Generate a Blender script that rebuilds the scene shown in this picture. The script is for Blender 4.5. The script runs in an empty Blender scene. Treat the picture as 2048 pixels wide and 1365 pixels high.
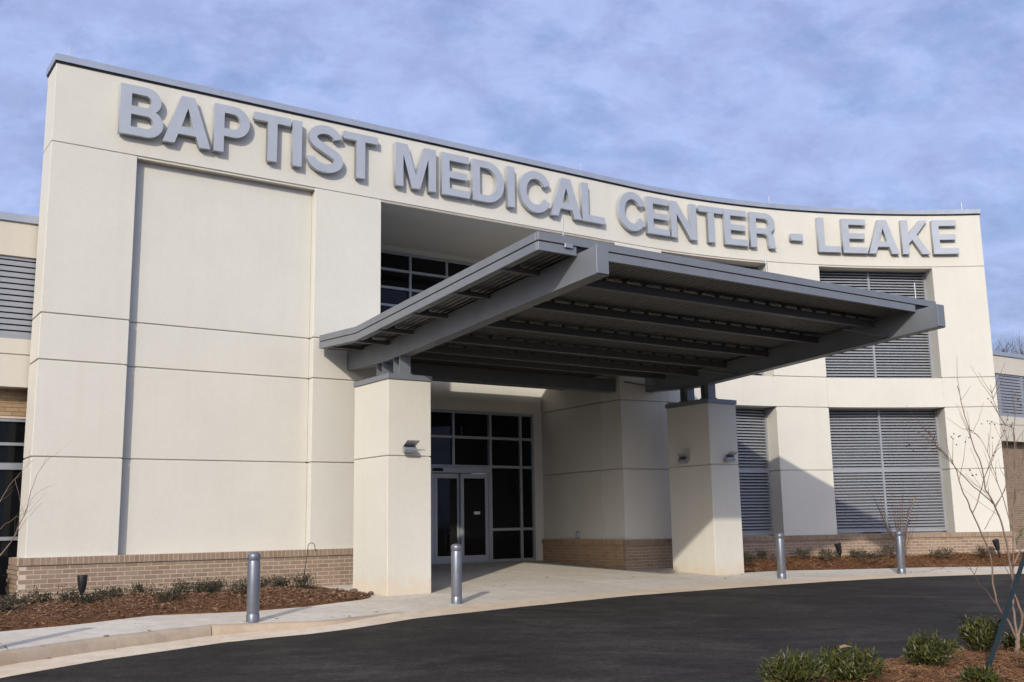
import bpy, bmesh, math, random
import numpy as np
from mathutils import Matrix, Vector

random.seed(7)
rng = np.random.default_rng(7)
SC = bpy.context.scene
COL = SC.collection
rad = math.radians

# ------------------------------------------------------------------ camera
CAM_PITCH, CAM_ROLL, CAM_F = rad(9.943), rad(-0.924), 2063.74
cam_d = bpy.data.cameras.new('camera')
cam = bpy.data.objects.new('camera', cam_d)
COL.objects.link(cam)
cam_d.sensor_width = 36.0
cam_d.lens = 36.0 * CAM_F / 2048.0
cam_d.clip_start, cam_d.clip_end = 0.1, 3000.0
_fw = Vector((0, math.cos(CAM_PITCH), math.sin(CAM_PITCH)))
_up = Vector((0, -math.sin(CAM_PITCH), math.cos(CAM_PITCH)))
_rt = Vector((1, 0, 0))
_c, _s = math.cos(CAM_ROLL), math.sin(CAM_ROLL)
_r2, _u2 = _c * _rt + _s * _up, -_s * _rt + _c * _up
_m = Matrix((_r2, _u2, -_fw)).transposed().to_4x4()
_m.translation = Vector((0, 0, 1.83))
cam.matrix_world = _m
SC.camera = cam

# ------------------------------------------------------------------ facade coordinates
TH = rad(34.5)
T = np.array([math.cos(TH), math.sin(TH)])
N = np.array([math.sin(TH), -math.cos(TH)])          # outward, towards the street
P0 = np.array([-7.35574, 15.78123])
S0, RAD = 12.25, 15.0                                 # straight length, then an arc
CEN = P0 + T * S0 + N * RAD

# ------------------------------------------------------------------ world and sun
SUN_AZ, SUN_EL = rad(47.3), rad(25.0)                 # azimuth left of the facade normal
_h = (N * math.cos(SUN_AZ) - T * math.sin(SUN_AZ)) * math.cos(SUN_EL)
SUN_DIR = Vector((_h[0], _h[1], math.sin(SUN_EL)))
sun_d = bpy.data.lights.new('sun', 'SUN')
sun_d.energy, sun_d.angle, sun_d.color = 2.15, rad(0.8), (1.0, 0.93, 0.83)
sun = bpy.data.objects.new('sun', sun_d)
COL.objects.link(sun)
sun.rotation_euler = SUN_DIR.to_track_quat('Z', 'Y').to_euler()

world = bpy.data.worlds.new('World')
SC.world = world
world.use_nodes = True
wn, wl = world.node_tree.nodes, world.node_tree.links
wn.clear()


def wnode(t, **kw):
    n = wn.new(t)
    for k, v in kw.items():
        setattr(n, k, v)
    return n


w_out = wnode('ShaderNodeOutputWorld')
w_bg = wnode('ShaderNodeBackground')
w_bg.inputs['Strength'].default_value = 0.14
w_sky = wnode('ShaderNodeTexSky', sky_type='NISHITA', sun_disc=False, sun_elevation=SUN_EL,
              sun_rotation=math.atan2(SUN_DIR.x, SUN_DIR.y), air_density=1.0, dust_density=9.0, ozone_density=2.5)
w_tc = wnode('ShaderNodeTexCoord')
w_sep = wnode('ShaderNodeSeparateXYZ')
wl.new(w_tc.outputs['Generated'], w_sep.inputs[0])
w_max = wnode('ShaderNodeMath', operation='MAXIMUM')
wl.new(w_sep.outputs['Z'], w_max.inputs[0]); w_max.inputs[1].default_value = 0.0
w_add = wnode('ShaderNodeMath', operation='ADD'); w_add.inputs[1].default_value = 0.42
wl.new(w_max.outputs[0], w_add.inputs[0])
w_dx = wnode('ShaderNodeMath', operation='DIVIDE'); w_dy = wnode('ShaderNodeMath', operation='DIVIDE')
wl.new(w_sep.outputs['X'], w_dx.inputs[0]); wl.new(w_add.outputs[0], w_dx.inputs[1])
wl.new(w_sep.outputs['Y'], w_dy.inputs[0]); wl.new(w_add.outputs[0], w_dy.inputs[1])
w_cmb = wnode('ShaderNodeCombineXYZ')
wl.new(w_dx.outputs[0], w_cmb.inputs[0]); wl.new(w_dy.outputs[0], w_cmb.inputs[1])
w_map = wnode('ShaderNodeMapping')
w_map.inputs['Rotation'].default_value = (0, 0, rad(-24))
w_map.inputs['Scale'].default_value = (1.0, 1.25, 1.0)
w_map.inputs['Location'].default_value = (3.1, 1.7, 0.0)
wl.new(w_cmb.outputs[0], w_map.inputs[0])


def wnoise(scale, detail, rough, dist):
    n = wnode('ShaderNodeTexNoise')
    n.inputs['Scale'].default_value = scale
    n.inputs['Detail'].default_value = detail
    n.inputs['Roughness'].default_value = rough
    n.inputs['Distortion'].default_value = dist
    wl.new(w_map.outputs[0], n.inputs['Vector'])
    return n


wn1 = wnoise(3.2, 10.0, 0.62, 0.3)
wn2 = wnoise(12.0, 7.0, 0.60, 0.2)
w_mix = wnode('ShaderNodeMix', data_type='FLOAT')
w_mix.inputs[0].default_value = 0.42
wl.new(wn1.outputs[0], w_mix.inputs[2]); wl.new(wn2.outputs[0], w_mix.inputs[3])
w_ramp = wnode('ShaderNodeValToRGB')
w_ramp.color_ramp.elements[0].position = 0.38; w_ramp.color_ramp.elements[0].color = (0.50, 0.50, 0.50, 1)
w_ramp.color_ramp.elements[1].position = 0.50; w_ramp.color_ramp.elements[1].color = (1, 1, 1, 1)
wl.new(w_mix.outputs[0], w_ramp.inputs[0])
# the cloud's own grey: thicker parts darker and more violet
wn3 = wnoise(10.0, 10.0, 0.66, 0.25)
w_ramp2 = wnode('ShaderNodeValToRGB')
w_ramp2.color_ramp.elements[0].position = 0.36; w_ramp2.color_ramp.elements[0].color = (2.30, 2.72, 4.55, 1)
w_ramp2.color_ramp.elements[1].position = 0.64; w_ramp2.color_ramp.elements[1].color = (2.95, 3.62, 5.75, 1)
wl.new(wn3.outputs[0], w_ramp2.inputs[0])
w_sat = wnode('ShaderNodeMix', data_type='RGBA', blend_type='MULTIPLY')
w_sat.inputs[0].default_value = 1.0
wl.new(w_sky.outputs[0], w_sat.inputs[6]); w_sat.inputs[7].default_value = (1.0, 1.08, 1.28, 1)
w_cm = wnode('ShaderNodeMix', data_type='RGBA')
w_f = wnode('ShaderNodeMath', operation='MULTIPLY')
w_f.inputs[1].default_value = 0.78
wl.new(w_ramp.outputs[0], w_f.inputs[0]); wl.new(w_f.outputs[0], w_cm.inputs[0]); wl.new(w_sat.outputs[2], w_cm.inputs[6]); wl.new(w_ramp2.outputs[0], w_cm.inputs[7])
wl.new(w_cm.outputs[2], w_bg.inputs['Color'])
wl.new(w_bg.outputs[0], w_out.inputs['Surface'])

SC.view_settings.view_transform = 'Standard'
SC.view_settings.look = 'None'
SC.view_settings.exposure = 0.35
SC.view_settings.gamma = 1.0
SC.cycles.diffuse_bounces = 1
SC.view_settings.use_curve_mapping = False


# ------------------------------------------------------------------ helpers
def cv(s, off=0.0):
    """plan point at length s along the facade, off metres behind its face"""
    if s < S0:
        return P0 + T * s - N * off
    a = (s - S0) / RAD
    n = N * math.cos(a) - T * math.sin(a)
    return CEN - n * (RAD + off)


def tang(s):
    return TH if s < S0 else TH - (s - S0) / RAD


def st(s, n):
    """straight facade coordinates -> plan"""
    return P0 + T * s + N * n


def gz(x, y):
    n = (np.array([x, y]) - P0) @ N
    return float(np.clip(0.70 - 0.043 * (n - 2.05), -0.6, 0.93))


def gsn(n):
    return float(np.clip(0.70 - 0.043 * (n - 2.05), -0.6, 0.93))


def tag(o, label=None, cat=None, group=None, kind=None):
    if label: o['label'] = label
    if cat: o['category'] = cat
    if group: o['group'] = group
    if kind: o['kind'] = kind
    return o


class MB:
    """collects vertices and faces, builds ONE mesh object"""

    def __init__(self):
        self.v, self.f, self.mi = [], [], []

    def add(self, vs, fs, mi=0):
        b = len(self.v)
        self.v += [tuple(float(c) for c in p) for p in vs]
        self.f += [tuple(b + i for i in q) for q in fs]
        self.mi += [mi] * len(fs)

    def hexa(self, p, mi=0):
        self.add(p, [(0, 3, 2, 1), (4, 5, 6, 7), (0, 1, 5, 4), (1, 2, 6, 5), (2, 3, 7, 6), (3, 0, 4, 7)], mi)

    def box(self, a, b, mi=0):
        (x0, y0, z0), (x1, y1, z1) = a, b
        self.hexa([(x0, y0, z0), (x1, y0, z0), (x1, y1, z0), (x0, y1, z0),
                   (x0, y0, z1), (x1, y0, z1), (x1, y1, z1), (x0, y1, z1)], mi)

    def sbox(self, s0, s1, n0, n1, z0, z1, mi=0):
        """box in straight facade coordinates, n outward"""
        q = [st(s0, n1), st(s1, n1), st(s1, n0), st(s0, n0)]
        self.hexa([(*p, z0) for p in q] + [(*p, z1) for p in q], mi)

    def cbox(self, s0, s1, o0, o1, z0, z1, mi=0, step=0.45):
        """box that follows the curved facade; o is behind the face"""
        ss = [s0]
        if s1 > S0:
            a = max(s0, S0)
            if a > s0: ss.append(a)
            k = max(1, int(math.ceil((s1 - a) / step)))
            ss += [a + (s1 - a) * (i + 1) / k for i in range(k)]
        else:
            ss.append(s1)
        vs = []
        for s in ss:
            f, b = cv(s, o0), cv(s, o1)
            vs += [(*f, z0), (*b, z0), (*b, z1), (*f, z1)]
        fs = []
        m = len(ss)
        for i in range(m - 1):
            a, b = 4 * i, 4 * (i + 1)
            fs += [(a, b, b + 3, a + 3), (b + 1, a + 1, a + 2, b + 2), (a + 3, b + 3, b + 2, a + 2), (b, a, a + 1, b + 1)]
        e = 4 * (m - 1)
        fs += [(0, 3, 2, 1), (e, e + 1, e + 2, e + 3)]
        self.add(vs, fs, mi)

    def tube(self, pts, rads, k=8, mi=0, cap=True):
        pts = [Vector(p) for p in pts]
        rings = []
        prev = None
        for i, p in enumerate(pts):
            d = (pts[min(i + 1, len(pts) - 1)] - pts[max(i - 1, 0)]).normalized()
            if prev is None:
                u = d.orthogonal().normalized()
            else:
                u = (prev - d * prev.dot(d))
                u = u.normalized() if u.length > 1e-6 else d.orthogonal().normalized()
            prev = u
            w = d.cross(u)
            r = rads[i] if hasattr(rads, '__len__') else rads
            rings.append([p + (u * math.cos(2 * math.pi * j / k) + w * math.sin(2 * math.pi * j / k)) * r for j in range(k)])
        b = [v for r in rings for v in r]
        fs = []
        for i in range(len(pts) - 1):
            for j in range(k):
                fs.append((i * k + j, i * k + (j + 1) % k, (i + 1) * k + (j + 1) % k, (i + 1) * k + j))
        if cap:
            fs.append(tuple(range(k))[::-1])
            fs.append(tuple((len(pts) - 1) * k + j for j in range(k)))
        self.add(b, fs, mi)

    def lathe(self, prof, k=24, mi=0, c=(0, 0, 0)):
        vs, fs = [], []
        for r, z in prof:
            vs += [(c[0] + r * math.cos(2 * math.pi * j / k), c[1] + r * math.sin(2 * math.pi * j / k), c[2] + z) for j in range(k)]
        for i in range(len(prof) - 1):
            for j in range(k):
                fs.append((i * k + j, i * k + (j + 1) % k, (i + 1) * k + (j + 1) % k, (i + 1) * k + j))
        fs.append(tuple(range(k))[::-1])
        fs.append(tuple((len(prof) - 1) * k + j for j in range(k)))
        self.add(vs, fs, mi)

    def mesh(self, name, mats, smooth=False):
        me = bpy.data.meshes.new(name)
        me.from_pydata(self.v, [], self.f)
        for m in (mats if isinstance(mats, (list, tuple)) else [mats]):
            me.materials.append(m)
        if any(self.mi):
            me.polygons.foreach_set('material_index', self.mi)
        if smooth:
            me.polygons.foreach_set('use_smooth', [True] * len(me.polygons))
        me.update()
        return me

    def build(self, name, mats, parent=None, smooth=False, local=False, bevel=0.0, angle=None):
        me = self.mesh(name, mats, smooth)
        if bevel:
            bm = bmesh.new(); bm.from_mesh(me)
            bmesh.ops.recalc_face_normals(bm, faces=bm.faces)
            bmesh.ops.bevel(bm, geom=[e for e in bm.edges if e.is_manifold and e.calc_face_angle(0) > 0.5],
                            offset=bevel, segments=1, affect='EDGES', profile=0.6)
            bm.to_mesh(me); bm.free()
        o = bpy.data.objects.new(name, me)
        COL.objects.link(o)
        if parent is not None:
            o.parent = parent
            if not local:
                o.matrix_parent_inverse = world_of(parent).inverted()
        if angle:
            me.polygons.foreach_set('use_smooth', [True] * len(me.polygons))
            bm = bmesh.new(); bm.from_mesh(me)
            for e in bm.edges:
                e.smooth = not (e.is_manifold and e.calc_face_angle(0) > angle)
            bm.to_mesh(me); bm.free()
        return o


def world_of(o):
    m = o.matrix_basis.copy()
    if o.parent is not None:
        m = world_of(o.parent) @ o.matrix_parent_inverse @ m
    return m


def empty(name, loc, rz=0.0, label=None, cat=None, group=None):
    o = bpy.data.objects.new(name, None)
    COL.objects.link(o)
    o.empty_display_size = 0.2
    o.location = loc
    o.rotation_euler = (0, 0, rz)
    return tag(o, label, cat, group)


def link_mesh(name, me, parent, mat):
    """an object that shares mesh data, placed by a world matrix under its parent"""
    o = bpy.data.objects.new(name, me)
    COL.objects.link(o)
    o.parent = parent
    o.matrix_parent_inverse = world_of(parent).inverted()
    o.matrix_basis = mat
    return o


def copy_tree(o, parent=None):
    c = o.copy()
    COL.objects.link(c)
    if parent is not None:
        c.parent = parent
    for ch in [x for x in list(bpy.data.objects) if x.parent == o]:
        copy_tree(ch, c)
    return c


def frame_at(s, off, z, extra=0.0):
    p = cv(s, off)
    return Matrix.Translation((p[0], p[1], z)) @ Matrix.Rotation(tang(s) + extra, 4, 'Z')


# ------------------------------------------------------------------ materials
def mat(name):
    m = bpy.data.materials.new(name)
    m.use_nodes = True
    nt = m.node_tree
    return m, nt, nt.nodes, nt.links, nt.nodes['Principled BSDF']


def noise(nt, scale, detail=4.0, rough=0.55, coord='Object', dist=0.0, stretch=None):
    tc = nt.nodes.new('ShaderNodeTexCoord')
    n = nt.nodes.new('ShaderNodeTexNoise')
    n.inputs['Scale'].default_value = scale
    n.inputs['Detail'].default_value = detail
    n.inputs['Roughness'].default_value = rough
    n.inputs['Distortion'].default_value = dist
    src = tc.outputs[coord]
    if stretch:
        mp = nt.nodes.new('ShaderNodeMapping')
        mp.inputs['Scale'].default_value = stretch[0]
        mp.inputs['Rotation'].default_value = (0, 0, stretch[1])
        nt.links.new(src, mp.inputs[0]); src = mp.outputs[0]
    nt.links.new(src, n.inputs['Vector'])
    return n


def ramp(nt, src, stops):
    r = nt.nodes.new('ShaderNodeValToRGB')
    while len(r.color_ramp.elements) < len(stops):
        r.color_ramp.elements.new(0.5)
    for e, (p, c) in zip(r.color_ramp.elements, stops):
        e.position = p
        e.color = (*c, 1) if len(c) == 3 else c
    nt.links.new(src, r.inputs[0])
    return r


def mixc(nt, fac, a, b, mode='MIX'):
    m = nt.nodes.new('ShaderNodeMix'); m.data_type = 'RGBA'; m.blend_type = mode
    for sock, val in ((m.inputs[0], fac), (m.inputs[6], a), (m.inputs[7], b)):
        if hasattr(val, 'links') or hasattr(val, 'is_output'):
            nt.links.new(val, sock)
        elif isinstance(val, (int, float)):
            sock.default_value = val
        else:
            sock.default_value = (*val, 1)
    return m.outputs[2]


def bump(nt, b, src, strength, dist):
    n = nt.nodes.new('ShaderNodeBump')
    n.inputs['Strength'].default_value = strength
    n.inputs['Distance'].default_value = dist
    nt.links.new(src, n.inputs['Height'])
    nt.links.new(n.outputs[0], b.inputs['Normal'])
    return n


def m_stucco(name, base, dark, stain=None):
    m, nt, nd, lk, b = mat(name)
    n1 = noise(nt, 0.9, 6, 0.6)
    r1 = ramp(nt, n1.outputs[0], [(0.3, dark), (0.68, base)])
    n1b = noise(nt, 14.0, 5, 0.65)
    r1b = ramp(nt, n1b.outputs[0], [(0.25, (0.94, 0.935, 0.925)), (0.7, (1.0, 1.0, 1.0))])
    col = mixc(nt, 0.7, r1.outputs[0], r1b.outputs[0], 'MULTIPLY')
    # faint rain streaks: noise stretched vertically
    n3 = noise(nt, 1.0, 5, 0.6, stretch=((5.0, 5.0, 0.22), 0.3))
    r3 = ramp(nt, n3.outputs[0], [(0.50, (1, 1, 1)), (0.80, (0.93, 0.915, 0.885))])
    col = mixc(nt, 0.35, col, r3.outputs[0], 'MULTIPLY')
    if stain:
        tc = nd.new('ShaderNodeTexCoord'); sp = nd.new('ShaderNodeSeparateXYZ')
        lk.new(tc.outputs['Object'], sp.inputs[0])
        n4 = noise(nt, 5.0, 5, 0.6)
        ma = nd.new('ShaderNodeMath'); ma.operation = 'MULTIPLY_ADD'
        lk.new(n4.outputs[0], ma.inputs[0]); ma.inputs[1].default_value = -0.7
        lk.new(sp.outputs['Z'], ma.inputs[2])
        r4 = ramp(nt, ma.outputs[0], [(stain[0], (1, 1, 1)), (stain[1], (0, 0, 0))])
        col = mixc(nt, r4.outputs[0], col, mixc(nt, 0.42, col, (0.66, 0.47, 0.28)))
    lk.new(col, b.inputs['Base Color'])
    b.inputs['Roughness'].default_value = 0.92
    b.inputs['Specular IOR Level'].default_value = 0.25
    n2 = noise(nt, 45.0, 5, 0.75)
    bp = bump(nt, b, n2.outputs[0], 0.35, 0.005)
    nw = noise(nt, 1.7, 4, 0.55)
    bw = nd.new('ShaderNodeBump')
    bw.inputs['Strength'].default_value = 0.22; bw.inputs['Distance'].default_value = 0.03
    lk.new(nw.outputs[0], bw.inputs['Height']); lk.new(bw.outputs[0], bp.inputs['Normal'])
    return m


M = {}
M['stucco'] = m_stucco('cream_stucco', (0.685, 0.66, 0.57), (0.65, 0.625, 0.54))
M['stucco_pillar'] = m_stucco('pillar_stucco', (0.69, 0.66, 0.565), (0.655, 0.625, 0.53), stain=(0.40, 0.66))
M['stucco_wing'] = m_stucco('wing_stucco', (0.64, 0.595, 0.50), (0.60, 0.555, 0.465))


def m_metal(name, c, metallic=0.4, rough=0.42, var=0.08, bumpy=0.0):
    m, nt, nd, lk, b = mat(name)
    n1 = noise(nt, 3.0, 5, 0.6)
    lo = tuple(x * (1 - var) for x in c); hi = tuple(min(1, x * (1 + var)) for x in c)
    r = ramp(nt, n1.outputs[0], [(0.3, lo), (0.7, hi)])
    lk.new(r.outputs[0], b.inputs['Base Color'])
    n2 = noise(nt, 11.0, 4, 0.6)
    r2 = ramp(nt, n2.outputs[0], [(0.3, (rough - 0.06,) * 3), (0.7, (rough + 0.08,) * 3)])
    lk.new(r2.outputs[0], b.inputs['Roughness'])
    b.inputs['Metallic'].default_value = metallic
    if bumpy:
        n3 = noise(nt, 1.6, 3, 0.5)
        bump(nt, b, n3.outputs[0], bumpy, 0.01)
    return m


M['letter'] = m_metal('letter_silver', (0.465, 0.492, 0.515), 0.30, 0.45, 0.05)
M['coping'] = m_metal('coping_metal', (0.42, 0.455, 0.50), 0.45, 0.38, 0.06, 0.06)
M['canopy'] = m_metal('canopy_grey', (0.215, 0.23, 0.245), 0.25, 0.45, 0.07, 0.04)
M['canopy_shaded'] = m_metal('canopy_grey_shaded', (0.125, 0.128, 0.13), 0.2, 0.5, 0.07)  # same paint as canopy, darkened: shade under the roof put into the colour
M['deck'] = m_metal('galvanised_deck_shaded', (0.100, 0.100, 0.098), 0.45, 0.42, 0.12)  # deck metal darkened as well, its underside shade is in the base colour
M['louver'] = m_metal('louver_grey', (0.345, 0.358, 0.378), 0.30, 0.47, 0.05)
M['alu'] = m_metal('anodised_frame', (0.40, 0.41, 0.42), 0.5, 0.38, 0.04)
M['bollard'] = m_metal('bollard_silver', (0.20, 0.215, 0.24), 0.55, 0.40, 0.10)
M['lamp'] = m_metal('floodlight_grey', (0.34, 0.36, 0.39), 0.5, 0.40, 0.08)
M['black_metal'] = m_metal('black_fixture', (0.02, 0.021, 0.023), 0.2, 0.34, 0.1)
M['rod'] = m_metal('rod_aluminium', (0.52, 0.53, 0.55), 0.7, 0.5, 0.03)
M['stake'] = m_metal('green_post_paint', (0.007, 0.017, 0.0165), 0.1, 0.45, 0.25)
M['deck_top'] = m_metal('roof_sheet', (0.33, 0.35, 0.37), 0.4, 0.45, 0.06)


def m_plain(name, c, rough=0.8, spec=0.3):
    m, nt, nd, lk, b = mat(name)
    n1 = noise(nt, 6.0, 5, 0.6)
    r = ramp(nt, n1.outputs[0], [(0.3, tuple(x * 0.85 for x in c)), (0.7, c)])
    lk.new(r.outputs[0], b.inputs['Base Color'])
    b.inputs['Roughness'].default_value = rough
    b.inputs['Specular IOR Level'].default_value = spec
    return m


M['dark'] = m_plain('dark_void', (0.012, 0.013, 0.016), 0.9, 0.1)
M['louver_back'] = m_plain('louver_backing', (0.045, 0.047, 0.053), 0.9, 0.1)
M['rubber'] = m_plain('black_gasket', (0.012, 0.012, 0.012), 0.6)
M['white_sign'] = m_plain('sign_card', (0.75, 0.75, 0.74), 0.7)
M['ink'] = m_plain('sign_ink', (0.04, 0.04, 0.05), 0.7)
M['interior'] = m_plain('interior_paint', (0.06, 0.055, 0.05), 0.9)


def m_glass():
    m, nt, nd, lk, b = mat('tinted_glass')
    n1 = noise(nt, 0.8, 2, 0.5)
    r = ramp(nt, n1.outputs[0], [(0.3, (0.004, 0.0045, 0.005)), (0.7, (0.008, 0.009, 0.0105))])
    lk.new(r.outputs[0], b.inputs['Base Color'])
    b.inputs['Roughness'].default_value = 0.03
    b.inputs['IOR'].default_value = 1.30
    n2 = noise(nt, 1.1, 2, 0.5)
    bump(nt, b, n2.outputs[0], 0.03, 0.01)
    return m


M['glass'] = m_glass()


def m_brick(name, cols, worldvar=False):
    m, nt, nd, lk, b = mat(name)
    oi = nd.new('ShaderNodeObjectInfo')
    src = oi.outputs['Random']
    if worldvar:
        at = nd.new('ShaderNodeAttribute'); at.attribute_name = 'tone'
        src = at.outputs['Fac']
    r = ramp(nt, src, [(0.0, cols[0]), (0.35, cols[1]), (0.7, cols[2]), (1.0, cols[3])])
    n1 = noise(nt, 55.0, 4, 0.7)
    r1 = ramp(nt, n1.outputs[0], [(0.3, (0.82, 0.81, 0.80)), (0.7, (1.06, 1.05, 1.04))])
    col = mixc(nt, 0.8, r.outputs[0], r1.outputs[0], 'MULTIPLY')
    lk.new(col, b.inputs['Base Color'])
    b.inputs['Roughness'].default_value = 0.88
    b.inputs['Specular IOR Level'].default_value = 0.25
    bump(nt, b, n1.outputs[0], 0.35, 0.003)
    return m


BR = [(0.275, 0.195, 0.135), (0.318, 0.231, 0.160), (0.350, 0.260, 0.184), (0.292, 0.216, 0.153)]
BR2 = [(0.37, 0.245, 0.14), (0.43, 0.295, 0.17), (0.47, 0.33, 0.20), (0.40, 0.27, 0.16)]
M['brick'] = m_brick('tan_brick', BR)
M['brick_run'] = m_brick('tan_brick_run', BR, True)
M['brick_warm'] = m_brick('warm_brick_run', BR2, True)
M['mortar'] = m_plain('mortar', (0.66, 0.54, 0.42), 0.95, 0.1)


def m_concrete(name, base, dark, stain=None, stain_amt=0.5):
    m, nt, nd, lk, b = mat(name)
    n1 = noise(nt, 0.55, 7, 0.62, dist=0.4)
    r1 = ramp(nt, n1.outputs[0], [(0.34, dark), (0.60, base)])
    n2 = noise(nt, 6.0, 7, 0.74)
    r2 = ramp(nt, n2.outputs[0], [(0.30, (0.76, 0.745, 0.72)), (0.58, (1.02, 1.02, 1.02))])
    col = mixc(nt, 0.8, r1.outputs[0], r2.outputs[0], 'MULTIPLY')
    if stain:
        n3 = noise(nt, 0.8, 7, 0.65, dist=0.6, stretch=((0.5, 2.2, 1), -TH))
        r3 = ramp(nt, n3.outputs[0], [(0.40, (0, 0, 0)), (0.66, (stain_amt,) * 3)])
        col = mixc(nt, r3.outputs[0], col, stain)
    n5 = noise(nt, 120.0, 2, 0.5)
    r5 = ramp(nt, n5.outputs[0], [(0.22, (0.80, 0.79, 0.77)), (0.42, (1, 1, 1))])
    col = mixc(nt, 0.6, col, r5.outputs[0], 'MULTIPLY')
    lk.new(col, b.inputs['Base Color'])
    b.inputs['Roughness'].default_value = 0.9
    b.inputs['Specular IOR Level'].default_value = 0.3
    bump(nt, b, n5.outputs[0], 0.25, 0.003)
    return m


M['concrete'] = m_concrete('broom_concrete', (0.69, 0.635, 0.53), (0.57, 0.52, 0.425), (0.50, 0.40, 0.28), 0.35)
M['kerb'] = m_concrete('kerb_concrete', (0.47, 0.385, 0.285), (0.37, 0.29, 0.205), (0.50, 0.34, 0.20), 0.55)
M['gutter'] = m_concrete('gutter_concrete', (0.74, 0.63, 0.47), (0.63, 0.52, 0.375), (0.60, 0.43, 0.26), 0.5)
M['joint'] = m_plain('slab_joint', (0.20, 0.165, 0.125), 0.95, 0.1)


def m_asphalt():
    m, nt, nd, lk, b = mat('asphalt')
    n1 = noise(nt, 0.9, 10, 0.74, dist=0.3, stretch=((0.75, 1.5, 1), -0.25))
    r1 = ramp(nt, n1.outputs[0], [(0.32, (0.0185, 0.0163, 0.0138)), (0.50, (0.035, 0.0310, 0.0262)), (0.68, (0.064, 0.0570, 0.0480))])
    n2 = noise(nt, 38.0, 6, 0.8)
    r2 = ramp(nt, n2.outputs[0], [(0.34, (0.55, 0.55, 0.55)), (0.66, (1.45, 1.43, 1.40))])
    col = mixc(nt, 0.9, r1.outputs[0], r2.outputs[0], 'MULTIPLY')
    n4 = noise(nt, 11.0, 5, 0.75)
    r4 = ramp(nt, n4.outputs[0], [(0.33, (0.72, 0.72, 0.72)), (0.5, (1.0, 1.0, 1.0)), (0.68, (1.34, 1.32, 1.28))])
    col = mixc(nt, 0.9, col, r4.outputs[0], 'MULTIPLY')
    n3 = noise(nt, 24.0, 2, 0.5)
    r3 = ramp(nt, n3.outputs[0], [(0.735, (0, 0, 0)), (0.765, (1, 1, 1))])
    col = mixc(nt, r3.outputs[0], col, (0.14, 0.128, 0.11))
    lk.new(col, b.inputs['Base Color'])
    b.inputs['Roughness'].default_value = 0.92
    b.inputs['Specular IOR Level'].default_value = 0.14
    bump(nt, b, n2.outputs[0], 0.55, 0.006)
    return m


M['asphalt'] = m_asphalt()


def m_mulch(name, a, b_, c):
    m, nt, nd, lk, b = mat(name)
    n1 = noise(nt, 26.0, 6, 0.7, dist=1.2)
    r1 = ramp(nt, n1.outputs[0], [(0.30, a), (0.52, b_), (0.72, c)])
    n2 = noise(nt, 1.3, 4, 0.6)
    r2 = ramp(nt, n2.outputs[0], [(0.3, (0.78, 0.76, 0.74)), (0.7, (1.12, 1.12, 1.1))])
    lk.new(mixc(nt, 0.8, r1.outputs[0], r2.outputs[0], 'MULTIPLY'), b.inputs['Base Color'])
    b.inputs['Roughness'].default_value = 0.95
    b.inputs['Specular IOR Level'].default_value = 0.15
    bump(nt, b, n1.outputs[0], 0.9, 0.03)
    return m


M['mulch'] = m_mulch('brown_mulch', (0.066, 0.030, 0.014), (0.185, 0.088, 0.040), (0.31, 0.162, 0.078))
M['soil'] = m_mulch('ground_soil', (0.06, 0.05, 0.03), (0.11, 0.10, 0.05), (0.16, 0.14, 0.08))


def m_tone(name, stops, rough=0.8, spec=0.3, trans=0.0):
    m, nt, nd, lk, b = mat(name)
    at = nd.new('ShaderNodeAttribute'); at.attribute_name = 'tone'
    r = ramp(nt, at.outputs['Fac'], stops)
    n1 = noise(nt, 40.0, 2, 0.5)
    r1 = ramp(nt, n1.outputs[0], [(0.3, (0.88, 0.88, 0.88)), (0.7, (1.08, 1.08, 1.08))])
    lk.new(mixc(nt, 0.6, r.outputs[0], r1.outputs[0], 'MULTIPLY'), b.inputs['Base Color'])
    b.inputs['Roughness'].default_value = rough
    b.inputs['Specular IOR Level'].default_value = spec
    return m


M['straw'] = m_tone('pine_straw', [(0.0, (0.09, 0.040, 0.019)), (0.35, (0.23, 0.108, 0.046)), (0.7, (0.32, 0.165, 0.075)), (1.0, (0.48, 0.30, 0.155))], 0.85, 0.2)
M['chips'] = m_tone('bark_chips', [(0.0, (0.075, 0.040, 0.024)), (0.35, (0.175, 0.095, 0.052)), (0.7, (0.28, 0.165, 0.095)), (1.0, (0.44, 0.30, 0.19))], 0.85, 0.2)
M['leaf_dark'] = m_tone('dark_leaf', [(0.0, (0.030, 0.019, 0.012)), (0.35, (0.028, 0.031, 0.015)), (0.65, (0.046, 0.052, 0.023)), (0.85, (0.080, 0.052, 0.028)), (1.0, (0.13, 0.072, 0.036))], 0.55, 0.4)
M['leaf_gloss'] = m_tone('glossy_leaf', [(0.0, (0.022, 0.025, 0.006)), (0.45, (0.050, 0.058, 0.013)), (0.8, (0.092, 0.095, 0.021)), (1.0, (0.16, 0.135, 0.036))], 0.48, 0.35)
M['leaf_fresh'] = m_tone('fresh_leaf', [(0.0, (0.05, 0.10, 0.015)), (0.6, (0.09, 0.17, 0.025)), (1.0, (0.15, 0.22, 0.04))], 0.5, 0.4)
M['litter'] = m_tone('dry_leaf', [(0.0, (0.12, 0.06, 0.03)), (0.5, (0.22, 0.12, 0.06)), (1.0, (0.34, 0.22, 0.12))], 0.85, 0.2)


def m_bark(name, a, c):
    m, nt, nd, lk, b = mat(name)
    n1 = noise(nt, 9.0, 5, 0.65, stretch=((1, 1, 0.35), 0))
    r1 = ramp(nt, n1.outputs[0], [(0.3, a), (0.68, c)])
    lk.new(r1.outputs[0], b.inputs['Base Color'])
    b.inputs['Roughness'].default_value = 0.85
    bump(nt, b, n1.outputs[0], 0.3, 0.004)
    return m


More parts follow.
